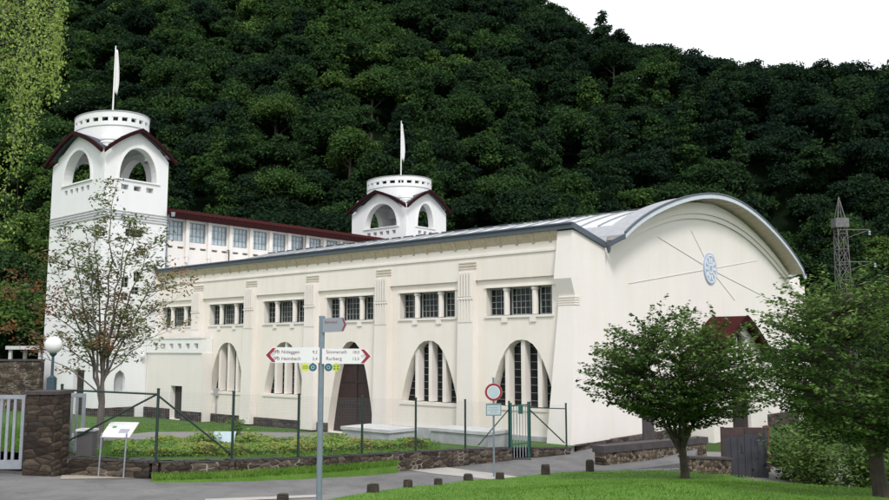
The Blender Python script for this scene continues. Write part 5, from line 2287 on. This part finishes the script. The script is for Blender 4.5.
# ---- birch with hanging twigs, trunk outside the frame on the left
def birch(base, label):
    rr = random.Random(8)
    t = thing('birch_tree', label, 'tree', base)
    wood = MB()
    H = 17.0
    wood.tube([(0, 0, -.3), (.1, 0, 4), (.25, .1, 9), (.3, .1, 13), (.4, .1, H)], [.24, .20, .15, .09, .02], 10)
    strands = MB()
    C, Nn, T, S, D = [], [], [], [], []
    for i in range(150):
        # hanging point
        ex = rr.uniform(-3.0, 4.6)
        ey = rr.uniform(-3.2, 3.2)
        rad = math.hypot(ex, ey)
        if rad > 4.8:
            continue
        ztop = 16.8 - .16 * rad ** 1.6 - rr.uniform(0, 6.5)
        X = base[0] + ex
        px = 444.5 + 858 * X / (base[1] + ey)
        if px > 49:
            continue
        zlow = float(np.interp(px, [-200, 0, 6, 14, 26, 36, 44, 49], [4.6, 5.4, 6.6, 8.2, 8.6, 10.2, 11.6, 12.6])) + rr.uniform(0, 2.5)
        zlow -= base[2]
        if ztop < zlow + 1.2:
            ztop = zlow + rr.uniform(1.5, 3)
        L = min(ztop - zlow, rr.uniform(1.8, 4.5))
        if rr.random() < .65:
            zl = ztop - L
        else:
            zl = zlow
            ztop = zlow + L
        rootz = max(3.5, ztop - .25 * rad - .6)
        bough = curve_pts((.25, .1, rootz), (ex, ey, ztop), .35, 6, .06, rr)
        strands.tube(bough, [.030, .026, .02, .014, .010, .008, .005], 5, cap=False)
        n = 9
        dx, dy = rr.gauss(0, .15), rr.gauss(0, .15)
        pts = [Vector((ex + dx * k + rr.gauss(0, .025), ey + dy * k + rr.gauss(0, .025), ztop - (ztop - zl) * k)) for k in [j / n for j in range(n + 1)]]
        strands.tube(pts, .003, 3, cap=False)
        tb = rr.gauss(.5, .12)
        for p in pts[1:] + bough[3:]:
            for _ in range(rr.randint(10, 18)):
                C.append(p + Vector((rr.gauss(0, .11), rr.gauss(0, .11), rr.uniform(-.22, .2))))
                Nn.append(Vector((rr.gauss(0, .8), rr.gauss(-.3, .8), rr.gauss(.5, .5))))
                T.append(tb + rr.gauss(0, .16))
                S.append(rr.uniform(.028, .056))
    wood.build('trunk', 'birchbark', t)
    strands.build('boughs', 'rowanbark', t)
    C = np.array(C)
    quads_mesh('crown', leaf_quads(C, np.array(Nn), np.array(S), .6, droop=np.array([0, 0, -.8])), np.array(T), 'birchleaf', t)


birch((-13.9, 21.0, 1.4), 'birch with bright hanging twigs reaching in at the top left corner')


# ---- shrubs on the right and in the yard
def shrub(label, p, r, h, n, size, tint, mat='shrubleaf', group=None, ns=9):
    rr = random.Random(int(p[0] * 100) % 997)
    t = thing('shrub', label, 'shrub', p, 0, group)
    mb = MB()
    C, Nn, T = [], [], []
    for k in range(ns):
        a = rr.uniform(0, 2 * math.pi)
        e = Vector((r * rr.uniform(.2, .9) * math.cos(a), r * rr.uniform(.2, .9) * math.sin(a), h * rr.uniform(.4, 1)))
        pts = curve_pts((0, 0, -.1), e, .1 * h, 5, .03 * r, rr)
        mb.tube(pts, [.03, .024, .018, .014, .01, .005], 5, cap=False)
        tb = tint + rr.gauss(0, .08)
        for p_ in pts[1:]:
            rad = r * .32 * rr.uniform(.7, 1.2)
            for _ in range(n // (ns * 5)):
                q = p_ + Vector((rr.gauss(0, rad), rr.gauss(0, rad), rr.gauss(0, rad * .55)))
                if q.z < .02:
                    q.z = rr.uniform(.02, .2)
                C.append(q)
                Nn.append(Vector((rr.gauss(0, .5), rr.gauss(0, .5), 1)))
                T.append(tb + rr.gauss(0, .15))
    mb.build('stems', 'bark', t)
    C = np.array(C)
    quads_mesh('foliage', leaf_quads(C, np.array(Nn), size * rng.uniform(.7, 1.3, len(C)), .6), np.array(T), mat, t)


for px, Y, zb_, r, h, n, tint, lab in [
    (790, 32.5, -.7, 1.3, 2.0, 3600, .42, 'dark leafy shrub right of the metal gate'),
    (820, 30.0, -.7, 1.3, 2.3, 4200, .66, 'pale green arching shrub between the metal gate and the leaning tree'),
    (853, 27.5, -.4, 1.2, 1.9, 3600, .50, 'green shrub just behind the trunk of the leaning tree'),
    (884, 31.0, -.6, 1.1, 1.3, 2600, .36, 'low shrub at the right edge behind the leaning tree'),
    (772, 36.5, -.7, 1.0, 1.5, 2400, .30, 'low dark shrub behind the brick red post'),
    (805, 42.0, -.7, 1.8, 4.2, 5200, .40, 'tall dark shrub against the right corner of the gable'),
    (838, 46.0, -.7, 2.2, 5.2, 5600, .34, 'tall bushy shrub past the right corner of the gable'),
    (872, 50.0, -.7, 2.4, 5.8, 5600, .30, 'tall dark bush behind the leaning tree at the right edge')]:
    shrub(lab, (pxx(px, Y), Y, zb_), r, h, int(n * .65), .08, tint)
for px, py, r, h, n, tint, lab in [(236, 437, .45, .9, 800, .45, 'green shrub behind the second fence post of the flower bed'),
                                   (206, 447, .50, .42, 800, .62, 'broad leafy green plant left of the pale blue plate'),
                                   (244, 446, .45, .38, 700, .70, 'bright leafy plant right of the pale blue plate'),
                                   (338, 444, .35, .32, 500, .6, 'low green plant just left of the first concrete slab block')]:
    p = on_ground(px, py, yard_z)
    shrub(lab, p, r, h, n, .055, tint, 'bedleaf')

# ---- flower bed ground cover along the wall
C, Nn, T, S = [], [], [], []
rr = random.Random(2)
for _ in range(36000):
    px = rr.uniform(112, 428)
    f0 = fence_at(px)
    pyf = 350 + (ZC - f0.z) / f0.y * 858.0
    top_ = float(np.interp(px, [112, 160, 330, 380, 428], [446, 441.5, 441, 443.5, 448.5]))
    d = rr.random() ** .8
    py = top_ + (pyf - .6 - top_) * d
    p = on_ground(px, py, yard_z)
    d = 1 - d
    k = math.sin(p.x * 1.7) * math.sin(p.y * 1.3 + 1) + .5 * math.sin(p.x * 4 + p.y * 3)
    if px < 155 and rr.random() < .6:
        continue
    hh = .10 + .16 * max(0, k)
    p.z = yard_z(p.x, p.y) + rr.uniform(.0, hh + .05)
    C.append(p)
    Nn.append(Vector((rr.gauss(0, .5), rr.gauss(0, .5) - .2, 1)))
    T.append(.45 + .22 * k + rr.gauss(0, .2) + (.15 if d < .45 else 0))
    S.append(rr.uniform(.03, .075))
C = np.array(C)
bed = quads_mesh('ground_cover', leaf_quads(C, np.array(Nn), np.array(S), .6), np.array(T), 'bedleaf')
tag(bed, 'yellow green ground cover plants filling the flower bed behind the low wall', 'ground cover', kind='stuff')


# ---- grass blades
def blades(name, label, pts, hmin, hmax, w):
    P = np.array(pts)
    n = len(P)
    up = np.stack([rng.normal(0, .35, n), rng.normal(0, .35, n), np.ones(n)], 1)
    hgt = rng.uniform(hmin, hmax, (n, 1))
    a = rng.uniform(0, np.pi, n)
    sd = np.stack([np.cos(a), np.sin(a), np.zeros(n)], 1) * w
    Q = np.empty((n, 4, 3))
    Q[:, 0] = P - sd
    Q[:, 1] = P + sd
    Q[:, 2] = P + up * hgt + sd * .25
    Q[:, 3] = P + up * hgt - sd * .25
    k = np.sin(P[:, 0] * 1.9) * np.sin(P[:, 1] * 1.4) * .5 + np.sin(P[:, 0] * .7 + P[:, 1] * .5) * .5
    T = .40 + .20 * k + .12 * np.sin(P[:, 0] * 4.3 + np.sin(P[:, 1] * 3.1)) + rng.normal(0, .2, n)
    o = quads_mesh(name, Q, T, 'blade')
    return tag(o, label, 'grass', kind='stuff')


def inside(poly, x, y):
    c = False
    j = len(poly) - 1
    for i in range(len(poly)):
        if (poly[i][1] > y) != (poly[j][1] > y) and x < (poly[j][0] - poly[i][0]) * (y - poly[i][1]) / (poly[j][1] - poly[i][1]) + poly[i][0]:
            c = not c
        j = i
    return c


pts = []
rr = random.Random(6)
while len(pts) < 60000:
    y = 9 + 22.5 * rr.random() ** 1.1
    x = rr.uniform(-.36, .56) * y
    if inside(lawn_poly, x, y) and edge_dist(x, y) > .03:
        pts.append((x, y, lawn_z(x, y) + .02))
blades('lawn_grass', 'short bright green grass of the lawn', pts, .02, .055, .009)
pts = []
while len(pts) < 10000:
    k = rr.randrange(len(VG) - 1)
    u_, v_ = rr.random(), rr.random()
    a = VG[k][0].lerp(VG[k + 1][0], u_)
    b = VG[k][1].lerp(VG[k + 1][1], u_)
    pts.append(tuple(a.lerp(b, v_)))
blades('verge_grass', 'green grass strip at the foot of the low stone wall', pts, .03, .11, .011)
pts = []
while len(pts) < 26000:
    px, py = rr.uniform(0, 440), rr.uniform(423, 456)
    p = on_ground(px, py, yard_z)
    if inside(yard_poly, p.x, p.y) and p.y > 22.8 and not inside([(q.x, q.y) for q in pth], p.x, p.y) and p.y < 60:
        pts.append((p.x, p.y, p.z - .03))
blades('yard_grass', 'green grass between the fence and the hall', pts, .03, .10, .015)
